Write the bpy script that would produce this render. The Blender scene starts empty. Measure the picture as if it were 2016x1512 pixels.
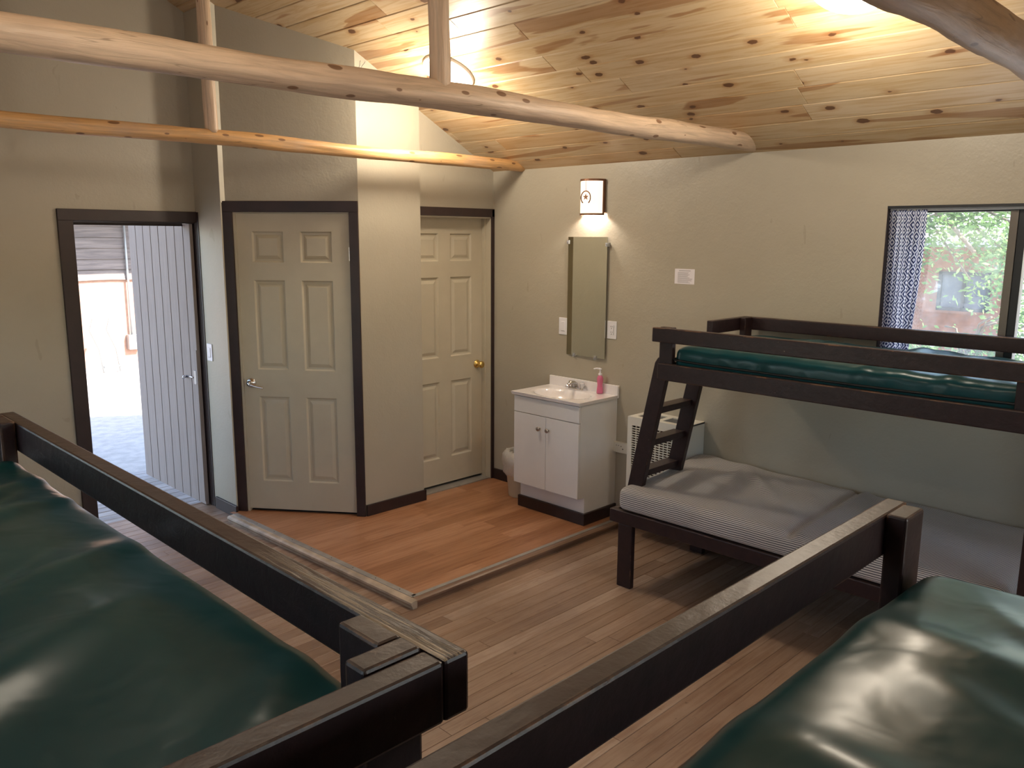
import bpy, bmesh, math, random
from mathutils import Vector, Matrix, noise
PI = math.pi
random.seed(7)
SC = bpy.context.scene
COL = SC.collection

# ------------------------------------------------------------------ camera
F_PX = 1621.0
cx, cy_, cz, yaw, pit, rol = -4.4432, -4.6347, 1.9564, 0.787676, 0.17665, 0.005887
Fv = Vector((math.sin(yaw)*math.cos(pit), math.cos(yaw)*math.cos(pit), -math.sin(pit)))
Rv = Vector((math.cos(yaw), -math.sin(yaw), 0))
Uv = Rv.cross(Fv)
R2 = Rv*math.cos(rol) + Uv*math.sin(rol)
U2 = -Rv*math.sin(rol) + Uv*math.cos(rol)
cam = bpy.data.cameras.new('camera')
cam.sensor_width = 36.0
cam.lens = F_PX/2016*36.0
cam.clip_start = 0.03
cam.clip_end = 200
camo = bpy.data.objects.new('camera', cam)
COL.objects.link(camo)
camo.matrix_world = Matrix(((R2.x, U2.x, -Fv.x, cx), (R2.y, U2.y, -Fv.y, cy_), (R2.z, U2.z, -Fv.z, cz), (0, 0, 0, 1)))
SC.camera = camo

# ------------------------------------------------------------------ world, sun, exposure
SC.view_settings.view_transform = 'Standard'
SC.view_settings.look = 'None'
SC.view_settings.gamma = 1.0
SC.view_settings.exposure = 0.0
w = bpy.data.worlds.new('sky')
SC.world = w
w.use_nodes = True
nt = w.node_tree
bg = nt.nodes['Background']
sky = nt.nodes.new('ShaderNodeTexSky')
sky.sky_type = 'NISHITA'
sky.sun_disc = False
sky.sun_elevation = math.radians(42)
sky.sun_rotation = math.radians(160)
skm = nt.nodes.new('ShaderNodeMix'); skm.data_type = 'RGBA'; skm.inputs[0].default_value = 0.4
skm.inputs[7].default_value = (0.62, 0.60, 0.56, 1)          # thin bright haze over the blue
nt.links.new(sky.outputs[0], skm.inputs[6]); nt.links.new(skm.outputs[2], bg.inputs[0])
bg.inputs[1].default_value = 1.5
sl = bpy.data.lights.new('sun', 'SUN')
sl.energy = 20
sl.angle = math.radians(0.6)
sl.color = (1.0, 0.94, 0.84)
so = bpy.data.objects.new('sun', sl)
COL.objects.link(so)
sd = Vector((0.22, -0.72, 0.62)).normalized()      # direction towards the sun
so.rotation_euler = sd.to_track_quat('Z', 'Y').to_euler()

# ------------------------------------------------------------------ constants
H = 2.442          # eave wall height
SL = 0.52          # roof slope
RX = -2.37         # ridge x
LX = -4.86         # left wall
RY = -6.6          # rear wall
PZ = 0.044         # raised platform
XA, YA, XB, YB = -1.2806, -0.0684, -1.8388, 0.6494
LAMPS = [(-0.975, -0.62), (-1.0, -3.10), (-3.74, -3.10)]  # third lamp is unseen, added to brighten the left side

# ------------------------------------------------------------------ material helpers
def srgb(r, g, b):
    f = lambda c: (c/12.92 if c <= 0.04045 else ((c+0.055)/1.055)**2.4)
    return (f(r/255), f(g/255), f(b/255), 1)

class NT:
    def __init__(s, name):
        s.m = bpy.data.materials.new(name)
        s.m.use_nodes = True
        s.t = s.m.node_tree
        s.b = s.t.nodes['Principled BSDF']
    def n(s, typ, **kw):
        x = s.t.nodes.new(typ)
        for k, v in kw.items():
            setattr(x, k, v)
        return x
    def l(s, a, b): s.t.links.new(a, b)
    def coord(s, kind='Object', scale=(1, 1, 1)):
        c = s.n('ShaderNodeTexCoord'); m = s.n('ShaderNodeMapping')
        m.inputs['Scale'].default_value = scale
        s.l(c.outputs[kind], m.inputs[0]); return m.outputs[0]
    def noise(s, vec, scale, detail=4, rough=0.55, dist=0.0):
        x = s.n('ShaderNodeTexNoise')
        x.inputs['Scale'].default_value = scale; x.inputs['Detail'].default_value = detail
        x.inputs['Roughness'].default_value = rough; x.inputs['Distortion'].default_value = dist
        s.l(vec, x.inputs['Vector']); return x.outputs['Fac']
    def ramp(s, fac, stops, interp='LINEAR'):
        r = s.n('ShaderNodeValToRGB'); r.color_ramp.interpolation = interp
        e = r.color_ramp.elements
        while len(e) < len(stops): e.new(0.5)
        for i, (p, c) in enumerate(stops):
            e[i].position = p; e[i].color = c if len(c) == 4 else (*c, 1)
        s.l(fac, r.inputs[0]); return r.outputs[0]
    def mix(s, fac, a, b, mode='MIX'):
        x = s.n('ShaderNodeMix', data_type='RGBA', blend_type=mode)
        for sock, v in ((x.inputs[0], fac), (x.inputs[6], a), (x.inputs[7], b)):
            if hasattr(v, 'links') or isinstance(v, bpy.types.NodeSocket): s.l(v, sock)
            else: sock.default_value = v
        return x.outputs[2]
    def math(s, op, a, b=None, clamp=False):
        x = s.n('ShaderNodeMath', operation=op); x.use_clamp = clamp
        for i, v in enumerate((a, b)):
            if v is None: continue
            if isinstance(v, bpy.types.NodeSocket): s.l(v, x.inputs[i])
            else: x.inputs[i].default_value = v
        return x.outputs[0]
    def bump(s, h, dist=0.002, strength=1.0):
        x = s.n('ShaderNodeBump'); x.inputs['Distance'].default_value = dist
        x.inputs['Strength'].default_value = strength
        s.l(h, x.inputs['Height']); s.l(x.outputs[0], s.b.inputs['Normal']); return x
    def base(s, v):
        if isinstance(v, bpy.types.NodeSocket): s.l(v, s.b.inputs['Base Color'])
        else: s.b.inputs['Base Color'].default_value = v
        return s
    def set(s, **kw):
        for k, v in kw.items():
            k = {'rough': 'Roughness', 'metal': 'Metallic', 'spec': 'Specular IOR Level', 'trans': 'Transmission Weight',
                 'emis': 'Emission Strength', 'emc': 'Emission Color', 'coat': 'Coat Weight', 'coatr': 'Coat Roughness',
                 'ior': 'IOR', 'sheen': 'Sheen Weight', 'alpha': 'Alpha'}[k]
            if isinstance(v, bpy.types.NodeSocket): s.l(v, s.b.inputs[k])
            else: s.b.inputs[k].default_value = v
        return s

def plain(name, col, rough=0.5, metal=0.0, bump=0, bs=60, vary=0.06, **kw):
    t = NT(name)
    v = t.coord()
    n = t.noise(v, 9, 3)
    c0 = tuple(max(0, c*(1-vary)) for c in col[:3])+(1,)
    c1 = tuple(min(1, c*(1+vary)) for c in col[:3])+(1,)
    t.base(t.ramp(n, [(0.3, c0), (0.7, c1)]))
    t.set(rough=rough, metal=metal, **kw)
    if bump: t.bump(t.noise(v, bs, 4), bump)
    return t.m

M = {}
# painted plaster wall
t = NT('tan_wall_paint'); v = t.coord()
n1 = t.noise(v, 2.2, 4); n2 = t.noise(v, 70, 3); n3 = t.noise(v, 14, 5)
c = t.ramp(n1, [(0.3, (0.400, 0.360, 0.280)), (0.7, (0.430, 0.387, 0.303))])
sc_ = t.ramp(t.noise(t.coord(scale=(1, 1, 0.35)), 17, 2, 0.4, 0.6), [(0.0, (0, 0, 0)), (0.735, (0, 0, 0)), (0.76, (1, 1, 1))])
c = t.mix(t.math('MULTIPLY', sc_, 0.35), c, (0.30, 0.26, 0.18, 1))
t.base(c).set(rough=0.42, spec=0.4)
t.bump(t.math('ADD', t.math('MULTIPLY', n2, 0.4), n3), 0.0022)
M['wall'] = t.m

def board_mat(name, cols, grain, knots=False, rough=0.5, heart=None, dirt=None, kn_scale=3.2, kcol=(0.11, 0.045, 0.02, 1), bumpd=0.0006, spec=0.5):
    """UV 'UVMap' = board-local metres with random offset, second layer 'rnd' = (random, random)."""
    t = NT(name)
    uv = t.n('ShaderNodeUVMap', uv_map='UVMap').outputs[0]
    rn = t.n('ShaderNodeUVMap', uv_map='rnd').outputs[0]
    sp = t.n('ShaderNodeSeparateXYZ'); t.l(rn, sp.inputs[0])
    r1, r2 = sp.outputs[0], sp.outputs[1]
    base = t.ramp(r1, cols)
    mp = t.n('ShaderNodeMapping'); mp.inputs['Scale'].default_value = (0.9, 14, 1); t.l(uv, mp.inputs[0])
    g = t.noise(mp.outputs[0], 3.0, 6, 0.6, 0.8)
    gm = t.ramp(g, [(0.36, (*[x for x in grain], 1)), (0.56, (1, 1, 1, 1))])
    c = t.mix(0.8, base, gm, 'MULTIPLY')
    mp3 = t.n('ShaderNodeMapping'); mp3.inputs['Scale'].default_value = (0.5, 5, 1); t.l(uv, mp3.inputs[0])
    if heart:
        h = t.noise(mp3.outputs[0], 1.5, 3, 0.45, 0.4)
        hm = t.ramp(t.math('ADD', h, t.math('MULTIPLY', r2, 0.16)), [(0.685, (0, 0, 0, 1)), (0.70, (1, 1, 1, 1))])
        c = t.mix(t.math('MULTIPLY', hm, 0.8), c, heart, 'MULTIPLY')
    if knots:
        mk = t.n('ShaderNodeMapping'); mk.inputs['Scale'].default_value = (kn_scale, kn_scale*1.7, 1); t.l(uv, mk.inputs[0])
        vo = t.n('ShaderNodeTexVoronoi', feature='F1', voronoi_dimensions='2D'); vo.inputs['Scale'].default_value = 1.0
        nz = t.n('ShaderNodeTexNoise'); nz.inputs['Scale'].default_value = 30; t.l(uv, nz.inputs[0])
        av = t.n('ShaderNodeVectorMath', operation='SCALE'); t.l(nz.outputs['Color'], av.inputs[0]); av.inputs['Scale'].default_value = 0.08
        ad = t.n('ShaderNodeVectorMath', operation='ADD'); t.l(mk.outputs[0], ad.inputs[0]); t.l(av.outputs[0], ad.inputs[1])
        t.l(ad.outputs[0], vo.inputs['Vector'])
        s2 = t.n('ShaderNodeSeparateColor'); t.l(vo.outputs['Color'], s2.inputs[0])
        size = t.math('MULTIPLY', t.math('MAXIMUM', t.math('SUBTRACT', s2.outputs[0], 0.25), 0.0), 0.13)
        d = t.math('SUBTRACT', vo.outputs['Distance'], size)
        has = t.math('GREATER_THAN', s2.outputs[0], 0.36)
        core = t.math('MULTIPLY', t.ramp(d, [(0.0, (1, 1, 1, 1)), (0.018, (0, 0, 0, 1))]), has)
        halo = t.math('MULTIPLY', t.ramp(d, [(0.0, (1, 1, 1, 1)), (0.13, (0, 0, 0, 1))]), has)
        ring = t.math('SINE', t.math('MULTIPLY', vo.outputs['Distance'], 110))
        c = t.mix(t.math('MULTIPLY', halo, 0.5), c, (0.62, 0.36, 0.18, 1), 'MULTIPLY')
        c = t.mix(t.math('MULTIPLY', core, 0.93), c, kcol)
    if dirt:
        dn = t.noise(t.coord('Object'), 1.7, 6, 0.65)
        dm = t.ramp(dn, [(0.42, (0, 0, 0, 1)), (0.68, (1, 1, 1, 1))])
        c = t.mix(t.math('MULTIPLY', dm, 0.55), c, dirt, 'MULTIPLY')
        sp_ = t.noise(t.coord('Object'), 22, 3, 0.5)
        sm = t.ramp(sp_, [(0.70, (0, 0, 0, 1)), (0.76, (1, 1, 1, 1))])
        c = t.mix(t.math('MULTIPLY', sm, 0.6), c, (0.35, 0.28, 0.22, 1), 'MULTIPLY')
    t.base(c).set(rough=rough, spec=spec)
    t.bump(g, bumpd)
    return t.m

M['ceiling'] = board_mat('knotty_pine_boards', [(0.0, (0.50, 0.36, 0.20)), (0.3, (0.60, 0.47, 0.30)), (0.6, (0.58, 0.43, 0.25)), (0.85, (0.62, 0.48, 0.31)), (1.0, (0.54, 0.36, 0.19))],
                         (0.80, 0.68, 0.50), knots=True, rough=0.36, heart=(0.60, 0.42, 0.30, 1))
M['floor'] = board_mat('worn_floor_boards', [(0.0, (0.27, 0.172, 0.112)), (0.4, (0.335, 0.228, 0.155)), (0.75, (0.37, 0.252, 0.172)), (1.0, (0.43, 0.315, 0.230))],
                       (0.72, 0.62, 0.55), rough=0.36, dirt=(0.52, 0.45, 0.42, 1), bumpd=0.0005)
M['laminate'] = board_mat('orange_laminate', [(0.0, (0.32, 0.145, 0.066)), (0.5, (0.40, 0.194, 0.095)), (1.0, (0.47, 0.245, 0.132))],
                        (0.70, 0.56, 0.46), rough=0.33, bumpd=0.0001)
M['deck'] = board_mat('grey_deck_boards', [(0.0, (0.42, 0.40, 0.40)), (1.0, (0.60, 0.58, 0.57))], (0.6, 0.58, 0.55), rough=0.8)

# pine poles
def pole_mat(name, tint):
    t = NT(name); v = t.coord('UV')
    mp = t.n('ShaderNodeMapping'); mp.inputs['Scale'].default_value = (2.0, 26, 1); t.l(v, mp.inputs[0])
    g = t.noise(mp.outputs[0], 2.0, 6, 0.6, 1.0)
    c = t.ramp(g, [(0.3, tuple(x*0.66 for x in tint)), (0.6, tint)])
    n2 = t.noise(v, 3, 4)
    c = t.mix(t.ramp(n2, [(0.45, (0, 0, 0, 1)), (0.7, (0.6, 0.6, 0.6, 1))]), c, (0.50, 0.36, 0.26, 1))
    mk = t.n('ShaderNodeMapping'); mk.inputs['Scale'].default_value = (5.5, 11, 1); t.l(v, mk.inputs[0])
    vo = t.n('ShaderNodeTexVoronoi', feature='F1', voronoi_dimensions='2D'); vo.inputs['Scale'].default_value = 1
    t.l(mk.outputs[0], vo.inputs['Vector'])
    s2 = t.n('ShaderNodeSeparateColor'); t.l(vo.outputs['Color'], s2.inputs[0])
    size = t.math('MULTIPLY', s2.outputs[1], 0.14)
    k = t.math('MULTIPLY', t.ramp(t.math('SUBTRACT', vo.outputs['Distance'], size), [(0, (1, 1, 1, 1)), (0.03, (0, 0, 0, 1))]), t.math('GREATER_THAN', s2.outputs[0], 0.55))
    c = t.mix(t.math('MULTIPLY', k, 0.85), c, (0.16, 0.07, 0.03, 1))
    # drying cracks
    mc = t.n('ShaderNodeMapping'); mc.inputs['Scale'].default_value = (0.7, 9, 1); t.l(v, mc.inputs[0])
    cr = t.noise(mc.outputs[0], 2.6, 2, 0.4, 0.3)
    cm = t.ramp(cr, [(0.487, (0, 0, 0, 1)), (0.494, (1, 1, 1, 1)), (0.501, (0, 0, 0, 1))])
    cm = t.math('MULTIPLY', cm, t.ramp(t.noise(v, 1.6, 2), [(0.5, (0, 0, 0, 1)), (0.6, (1, 1, 1, 1))]))
    c = t.mix(t.math('MULTIPLY', cm, 0.8), c, (0.10, 0.055, 0.03, 1))
    t.base(c).set(rough=0.45)
    t.bump(g, 0.002)
    return t.m
M['pole'] = pole_mat('peeled_pine_pole', (0.66, 0.49, 0.34))
M['pole_orange'] = pole_mat('varnished_pine_pole', (0.74, 0.43, 0.18))
M['pole_dark'] = pole_mat('thick_log', (0.40, 0.24, 0.12))

# maroon-brown painted lumber with worn edges
t = NT('dark_maroon_lumber'); v = t.coord()
g = t.noise(t.coord(scale=(1, 1, 1)), 26, 5, 0.6, 0.5)
c = t.ramp(g, [(0.3, (0.016, 0.0075, 0.0085)), (0.7, (0.030, 0.014, 0.0145))])
bev = t.n('ShaderNodeBevel', samples=4); bev.inputs['Radius'].default_value = 0.006
geo = t.n('ShaderNodeNewGeometry')
dt = t.n('ShaderNodeVectorMath', operation='DOT_PRODUCT'); t.l(bev.outputs[0], dt.inputs[0]); t.l(geo.outputs['Normal'], dt.inputs[1])
edge = t.ramp(dt.outputs['Value'], [(0.90, (1, 1, 1, 1)), (0.985, (0, 0, 0, 1))])
wn = t.ramp(t.noise(v, 5.5, 6, 0.7), [(0.53, (0, 0, 0, 1)), (0.60, (1, 1, 1, 1))])
wear = t.math('MULTIPLY', edge, wn)
c = t.mix(wear, c, (0.30, 0.15, 0.07, 1))
chip = t.ramp(t.noise(v, 60, 3, 0.6), [(0.735, (0, 0, 0, 1)), (0.76, (1, 1, 1, 1))])
c = t.mix(t.math('MULTIPLY', chip, 0.7), c, (0.28, 0.22, 0.17, 1))
dust = t.n('ShaderNodeSeparateXYZ'); t.l(geo.outputs['Normal'], dust.inputs[0])
up = t.ramp(dust.outputs[2], [(0.6, (0, 0, 0, 1)), (0.95, (1, 1, 1, 1))])
c = t.mix(t.math('MULTIPLY', up, t.math('MULTIPLY', t.noise(v, 14, 5, 0.7), 0.42)), c, (0.13, 0.095, 0.078, 1))   # rubbed, dusty upper faces
t.base(c).set(rough=0.4, spec=0.45)
t.bump(t.math('ADD', t.noise(t.coord(scale=(1, 1, 1)), 40, 5), t.math('MULTIPLY', wear, -0.7)), 0.0012)
M['lumber'] = t.m
t2 = NT('dark_lumber_worn_top'); t = t2; v = t.coord()
g = t.noise(v, 26, 5, 0.6, 0.5)
c = t.ramp(g, [(0.3, (0.016, 0.0075, 0.0085)), (0.7, (0.030, 0.014, 0.0145))])
geo = t.n('ShaderNodeNewGeometry'); sp = t.n('ShaderNodeSeparateXYZ'); t.l(geo.outputs['Normal'], sp.inputs[0])
up = t.ramp(sp.outputs[2], [(0.5, (0, 0, 0, 1)), (0.9, (1, 1, 1, 1))])
c = t.mix(t.math('MULTIPLY', up, t.math('MULTIPLY', t.noise(v, 14, 5, 0.7), 0.5)), c, (0.13, 0.095, 0.078, 1))
st_ = t.noise(t.coord('Object', (75, 3.0, 75)), 2.0, 5, 0.65, 0.3)
ps = t.n('ShaderNodeSeparateXYZ'); t.l(v, ps.inputs[0])
gr = t.ramp(t.math('ADD', t.math('MULTIPLY', ps.outputs[1], 1.0), 4.4), [(0.36, (1, 1, 1, 1)), (0.85, (0, 0, 0, 1))])
wm = t.math('MULTIPLY', t.math('MULTIPLY', t.ramp(st_, [(0.47, (0, 0, 0, 1)), (0.55, (1, 1, 1, 1))]), gr), up)
c = t.mix(t.math('MULTIPLY', wm, 0.85), c, (0.42, 0.33, 0.22, 1))
t.base(c).set(rough=0.38, spec=0.5); t.bump(t.math('ADD', g, t.math('MULTIPLY', wm, 1.2)), 0.0016)
M['lumber_worn'] = t.m
M['trim'] = plain('dark_brown_trim', (0.028, 0.014, 0.013, 1), 0.45, bump=0.0006, bs=40, vary=0.2)
M['door'] = plain('cream_door_paint', (0.50, 0.445, 0.335, 1), 0.38, bump=0.0003, bs=120, vary=0.03)
M['white'] = plain('white_paint', (0.74, 0.73, 0.72, 1), 0.4, bump=0.0002, vary=0.02)
M['marble'] = plain('white_cultured_marble', (0.84, 0.80, 0.79, 1), 0.16, vary=0.02, coat=0.3)
M['plastic'] = plain('white_plastic', (0.80, 0.79, 0.83, 1), 0.3, vary=0.01)
M['ivory'] = plain('ivory_metal', (0.70, 0.68, 0.60, 1), 0.4, vary=0.02)
M['black'] = plain('black_gap', (0.01, 0.01, 0.01, 1), 0.7)
M['chrome'] = plain('chrome', (0.72, 0.72, 0.74, 1), 0.14, 1.0, vary=0.02)
M['nickel'] = plain('brushed_nickel', (0.42, 0.37, 0.33, 1), 0.3, 1.0)
M['brass'] = plain('polished_brass', (0.80, 0.55, 0.18, 1), 0.18, 1.0, vary=0.03)
M['bronze'] = plain('bronze_metal', (0.26, 0.14, 0.09, 1), 0.42, 0.7)
M['silver'] = plain('grey_aluminium_strip', (0.36, 0.34, 0.31, 1), 0.45, 0.35, bump=0.0004, bs=30, vary=0.15)
M['nosing'] = plain('worn_nosing_wood', (0.46, 0.37, 0.27, 1), 0.24, bump=0.0008, bs=22, vary=0.25)
M['frame_black'] = plain('black_window_frame', (0.012, 0.013, 0.016, 1), 0.35)
M['frame_bronze'] = plain('bronze_window_sash', (0.16, 0.14, 0.12, 1), 0.35, 0.5)
M['pink'] = plain('pink_liquid_soap', (0.80, 0.20, 0.36, 1), 0.2, vary=0.03, trans=0.25)
M['grille'] = plain('grey_vent_grille', (0.20, 0.20, 0.19, 1), 0.5)
M['metalbox'] = plain('grey_electrical_metal', (0.30, 0.31, 0.32, 1), 0.4, 0.5)
M['paper'] = plain('white_paper', (0.80, 0.76, 0.80, 1), 0.7, vary=0.02)
M['ink'] = plain('grey_print', (0.33, 0.31, 0.32, 1), 0.7)
M['can'] = plain('beige_plastic_can', (0.62, 0.54, 0.40, 1), 0.45)
M['strip_edge'] = plain('painted_light_strip', (0.62, 0.58, 0.46, 1), 0.45)  # wall edge made paler than the wall: light falling on it is painted in
M['concrete'] = plain('grey_gravel', (0.44, 0.42, 0.40, 1), 0.95, bump=0.006, bs=60, vary=0.15)
M['screw'] = plain('dark_screw', (0.05, 0.05, 0.05, 1), 0.4, 0.6)

# mirror & glass
t = NT('mirror_silver'); t.base((0.78, 0.80, 0.74, 1)).set(rough=0.015, metal=1.0); M['mirror'] = t.m
t = NT('window_glass'); t.base((0.95, 0.98, 1, 1)).set(rough=0.02, trans=1.0, ior=1.45)
o_ = t.t.nodes['Material Output']; tr = t.n('ShaderNodeBsdfTransparent'); gl = t.n('ShaderNodeBsdfGlossy'); gl.inputs['Roughness'].default_value = 0.03
df = t.n('ShaderNodeBsdfDiffuse'); df.inputs['Color'].default_value = (0.8, 0.85, 0.9, 1)
tl = t.n('ShaderNodeBsdfTranslucent'); tl.inputs['Color'].default_value = (0.8, 0.88, 0.95, 1)
mx1 = t.n('ShaderNodeMixShader'); mx1.inputs[0].default_value = 0.05; t.l(tr.outputs[0], mx1.inputs[1]); t.l(gl.outputs[0], mx1.inputs[2])
dn = t.noise(t.coord(), 7, 6, 0.7)
dm = t.ramp(dn, [(0.4, (0.04, 0.04, 0.04, 1)), (0.62, (0.09, 0.09, 0.09, 1)), (0.74, (0.5, 0.5, 0.5, 1))])
mx2 = t.n('ShaderNodeMixShader'); t.l(dm, mx2.inputs[0]); t.l(mx1.outputs[0], mx2.inputs[1]); t.l(tl.outputs[0], mx2.inputs[2])
t.l(mx2.outputs[0], o_.inputs[0]); M['glass'] = t.m

def emis(name, col, st):
    t = NT(name); t.base((0.9, 0.88, 0.85, 1)).set(rough=0.5, emc=col, emis=st); return t.m
M['dome'] = emis('lit_glass_dome', (1.0, 0.90, 0.76, 1), 7)
t = NT('lit_sconce_glass'); v = t.coord('Object')
sep = t.n('ShaderNodeSeparateXYZ'); t.l(v, sep.inputs[0])
t.base((0.85, 0.62, 0.45, 1)).set(rough=0.4, emc=(1.0, 0.86, 0.70, 1), emis=1.25); M['sconce'] = t.m

# green vinyl
t = NT('green_vinyl'); v = t.coord()
n = t.noise(v, 4, 4)
t.base(t.ramp(n, [(0.3, (0.0055, 0.045, 0.053)), (0.7, (0.0080, 0.058, 0.067))])).set(rough=0.28, spec=0.27)
t.bump(t.noise(v, 9, 2, 0.4, 0.5), 0.004)
M['vinyl'] = t.m
M['piping'] = plain('black_piping', (0.006, 0.008, 0.010, 1), 0.5)
# ticking
t = NT('striped_ticking'); v = t.coord('UV')
sep = t.n('ShaderNodeSeparateXYZ'); t.l(v, sep.inputs[0])
wob = t.noise(v, 6, 2)
fr = t.math('FRACT', t.math('ADD', t.math('MULTIPLY', sep.outputs[1], 88), t.math('MULTIPLY', wob, 0.6)))
st = t.ramp(fr, [(0.0, (1, 1, 1, 1)), (0.58, (1, 1, 1, 1)), (0.62, (0, 0, 0, 1)), (0.94, (0, 0, 0, 1)), (0.98, (1, 1, 1, 1))])
bc = t.ramp(t.noise(v, 2.4, 4), [(0.35, (0.58, 0.55, 0.50)), (0.7, (0.68, 0.65, 0.60))])
stain = t.ramp(t.noise(v, 3.1, 5, 0.7), [(0.67, (0, 0, 0, 1)), (0.8, (1, 1, 1, 1))])
bc = t.mix(t.math('MULTIPLY', stain, 0.5), bc, (0.30, 0.24, 0.18, 1))
t.base(t.mix(st, (0.035, 0.035, 0.052, 1), bc)).set(rough=0.8, sheen=0.1)
t.bump(t.noise(v, 30, 4), 0.002); M['ticking'] = t.m
# curtain
t = NT('diamond_curtain'); v = t.coord('UV')
sep = t.n('ShaderNodeSeparateXYZ'); t.l(v, sep.inputs[0])
def tri(x): return t.math('ABSOLUTE', t.math('SUBTRACT', t.math('FRACT', x), 0.5))
d = t.math('ADD', tri(t.math('MULTIPLY', sep.outputs[0], 21)), tri(t.math('MULTIPLY', sep.outputs[1], 17)))
ringf = t.math('FRACT', t.math('MULTIPLY', d, 2.9))
pat = t.ramp(ringf, [(0.0, (0.72, 0.71, 0.76)), (0.46, (0.72, 0.71, 0.76)), (0.52, (0.035, 0.045, 0.12)), (0.96, (0.035, 0.045, 0.12))])
o_ = t.t.nodes['Material Output']
df = t.n('ShaderNodeBsdfDiffuse'); tl = t.n('ShaderNodeBsdfTranslucent'); t.l(pat, df.inputs[0]); t.l(pat, tl.inputs[0])
mx = t.n('ShaderNodeMixShader'); mx.inputs[0].default_value = 0.6; t.l(df.outputs[0], mx.inputs[1]); t.l(tl.outputs[0], mx.inputs[2])
t.l(mx.outputs[0], o_.inputs[0]); M['curtain'] = t.m
# bag
t = NT('clear_plastic_bag'); t.base((0.82, 0.80, 0.76, 1)).set(rough=0.25, alpha=0.55)
t.bump(t.noise(t.coord(), 45, 4), 0.006); M['bag'] = t.m
t = NT('clear_acrylic'); t.base((0.9, 0.9, 0.92, 1)).set(rough=0.08, trans=0.7); M['acrylic'] = t.m
# weathered planks
t = NT('weathered_grey_planks'); v = t.coord('Object', (40, 40, 1.6))
g = t.noise(v, 2, 5, 0.6, 0.3)
t.base(t.ramp(g, [(0.25, (0.235, 0.19, 0.172)), (0.6, (0.30, 0.252, 0.232))])).set(rough=0.75); t.bump(g, 0.001); M['planks'] = t.m
t = NT('dark_lapped_siding'); g = t.noise(t.coord('Object', (0.8, 8, 12)), 2.2, 6, 0.6, 0.6)
t.base(t.ramp(g, [(0.3, (0.10, 0.085, 0.085)), (0.7, (0.20, 0.17, 0.16))])).set(rough=0.8); t.bump(g, 0.006); M['siding'] = t.m
M['plywood'] = plain('brown_plywood', (0.36, 0.21, 0.15, 1), 0.8, bump=0.004, bs=12, vary=0.15)
M['cabin'] = plain('red_brown_cabin_wall', (0.24, 0.105, 0.055, 1), 0.8, bump=0.004, bs=10, vary=0.2)
M['roofing'] = plain('grey_roofing', (0.40, 0.38, 0.38, 1), 0.8, vary=0.15)
M['rail_white'] = plain('pale_railing', (0.6, 0.6, 0.62, 1), 0.6)
M['bark'] = plain('grey_bark', (0.22, 0.17, 0.13, 1), 0.9, bump=0.01, bs=30, vary=0.2)
t = NT('leaf_green'); oi = t.noise(t.coord(), 3.0, 3)
lc = t.ramp(oi, [(0.3, (0.09, 0.17, 0.065)), (0.6, (0.20, 0.32, 0.12)), (0.75, (0.42, 0.48, 0.17))])
o_ = t.t.nodes['Material Output']; df = t.n('ShaderNodeBsdfDiffuse'); tl = t.n('ShaderNodeBsdfTranslucent')
t.l(lc, df.inputs[0]); t.l(lc, tl.inputs[0]); mx = t.n('ShaderNodeMixShader'); mx.inputs[0].default_value = 0.5
t.l(df.outputs[0], mx.inputs[1]); t.l(tl.outputs[0], mx.inputs[2]); t.l(mx.outputs[0], o_.inputs[0]); M['leaf'] = t.m
M['roof_out'] = plain('dark_roof_outside', (0.10, 0.09, 0.085, 1), 0.85)

# ------------------------------------------------------------------ geometry helpers
def add_box(bm, x0, x1, y0, y1, z0, z1, mat=None):
    xs, ys, zs = sorted((x0, x1)), sorted((y0, y1)), sorted((z0, z1))
    vs = [Vector((x, y, z)) for z in zs for y in ys for x in xs]
    if mat is not None: vs = [mat @ p for p in vs]
    v = [bm.verts.new(p) for p in vs]
    for f in ((0, 2, 3, 1), (4, 5, 7, 6), (0, 1, 5, 4), (2, 6, 7, 3), (0, 4, 6, 2), (1, 3, 7, 5)):
        bm.faces.new([v[i] for i in f])
    return v

def box(*a, mat=None):
    bm = bmesh.new(); add_box(bm, *a, mat=mat); return bm

def add_prism(bm, pts, d):
    """pts: 3-D polygon, d: extrusion vector"""
    d = Vector(d); a = [bm.verts.new(Vector(p)) for p in pts]; b = [bm.verts.new(Vector(p)+d) for p in pts]
    n = len(a)
    bm.faces.new(a[::-1]); bm.faces.new(b)
    for i in range(n): bm.faces.new((a[i], a[(i+1) % n], b[(i+1) % n], b[i]))

def add_lathe(bm, prof, axis_o, axis_d, seg=24, caps=True):
    """prof list of (r, h) along axis"""
    ad = Vector(axis_d).normalized(); o = Vector(axis_o)
    e1 = ad.orthogonal().normalized(); e2 = ad.cross(e1)
    rings = []
    for r, h in prof:
        rings.append([bm.verts.new(o+ad*h+(e1*math.cos(2*PI*k/seg)+e2*math.sin(2*PI*k/seg))*max(r, 1e-5)) for k in range(seg)])
    for a, b in zip(rings, rings[1:]):
        for k in range(seg):
            f = bm.faces.new((a[k], a[(k+1) % seg], b[(k+1) % seg], b[k])); f.smooth = True
    if caps:
        bm.faces.new(rings[0][::-1]); bm.faces.new(rings[-1])

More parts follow.
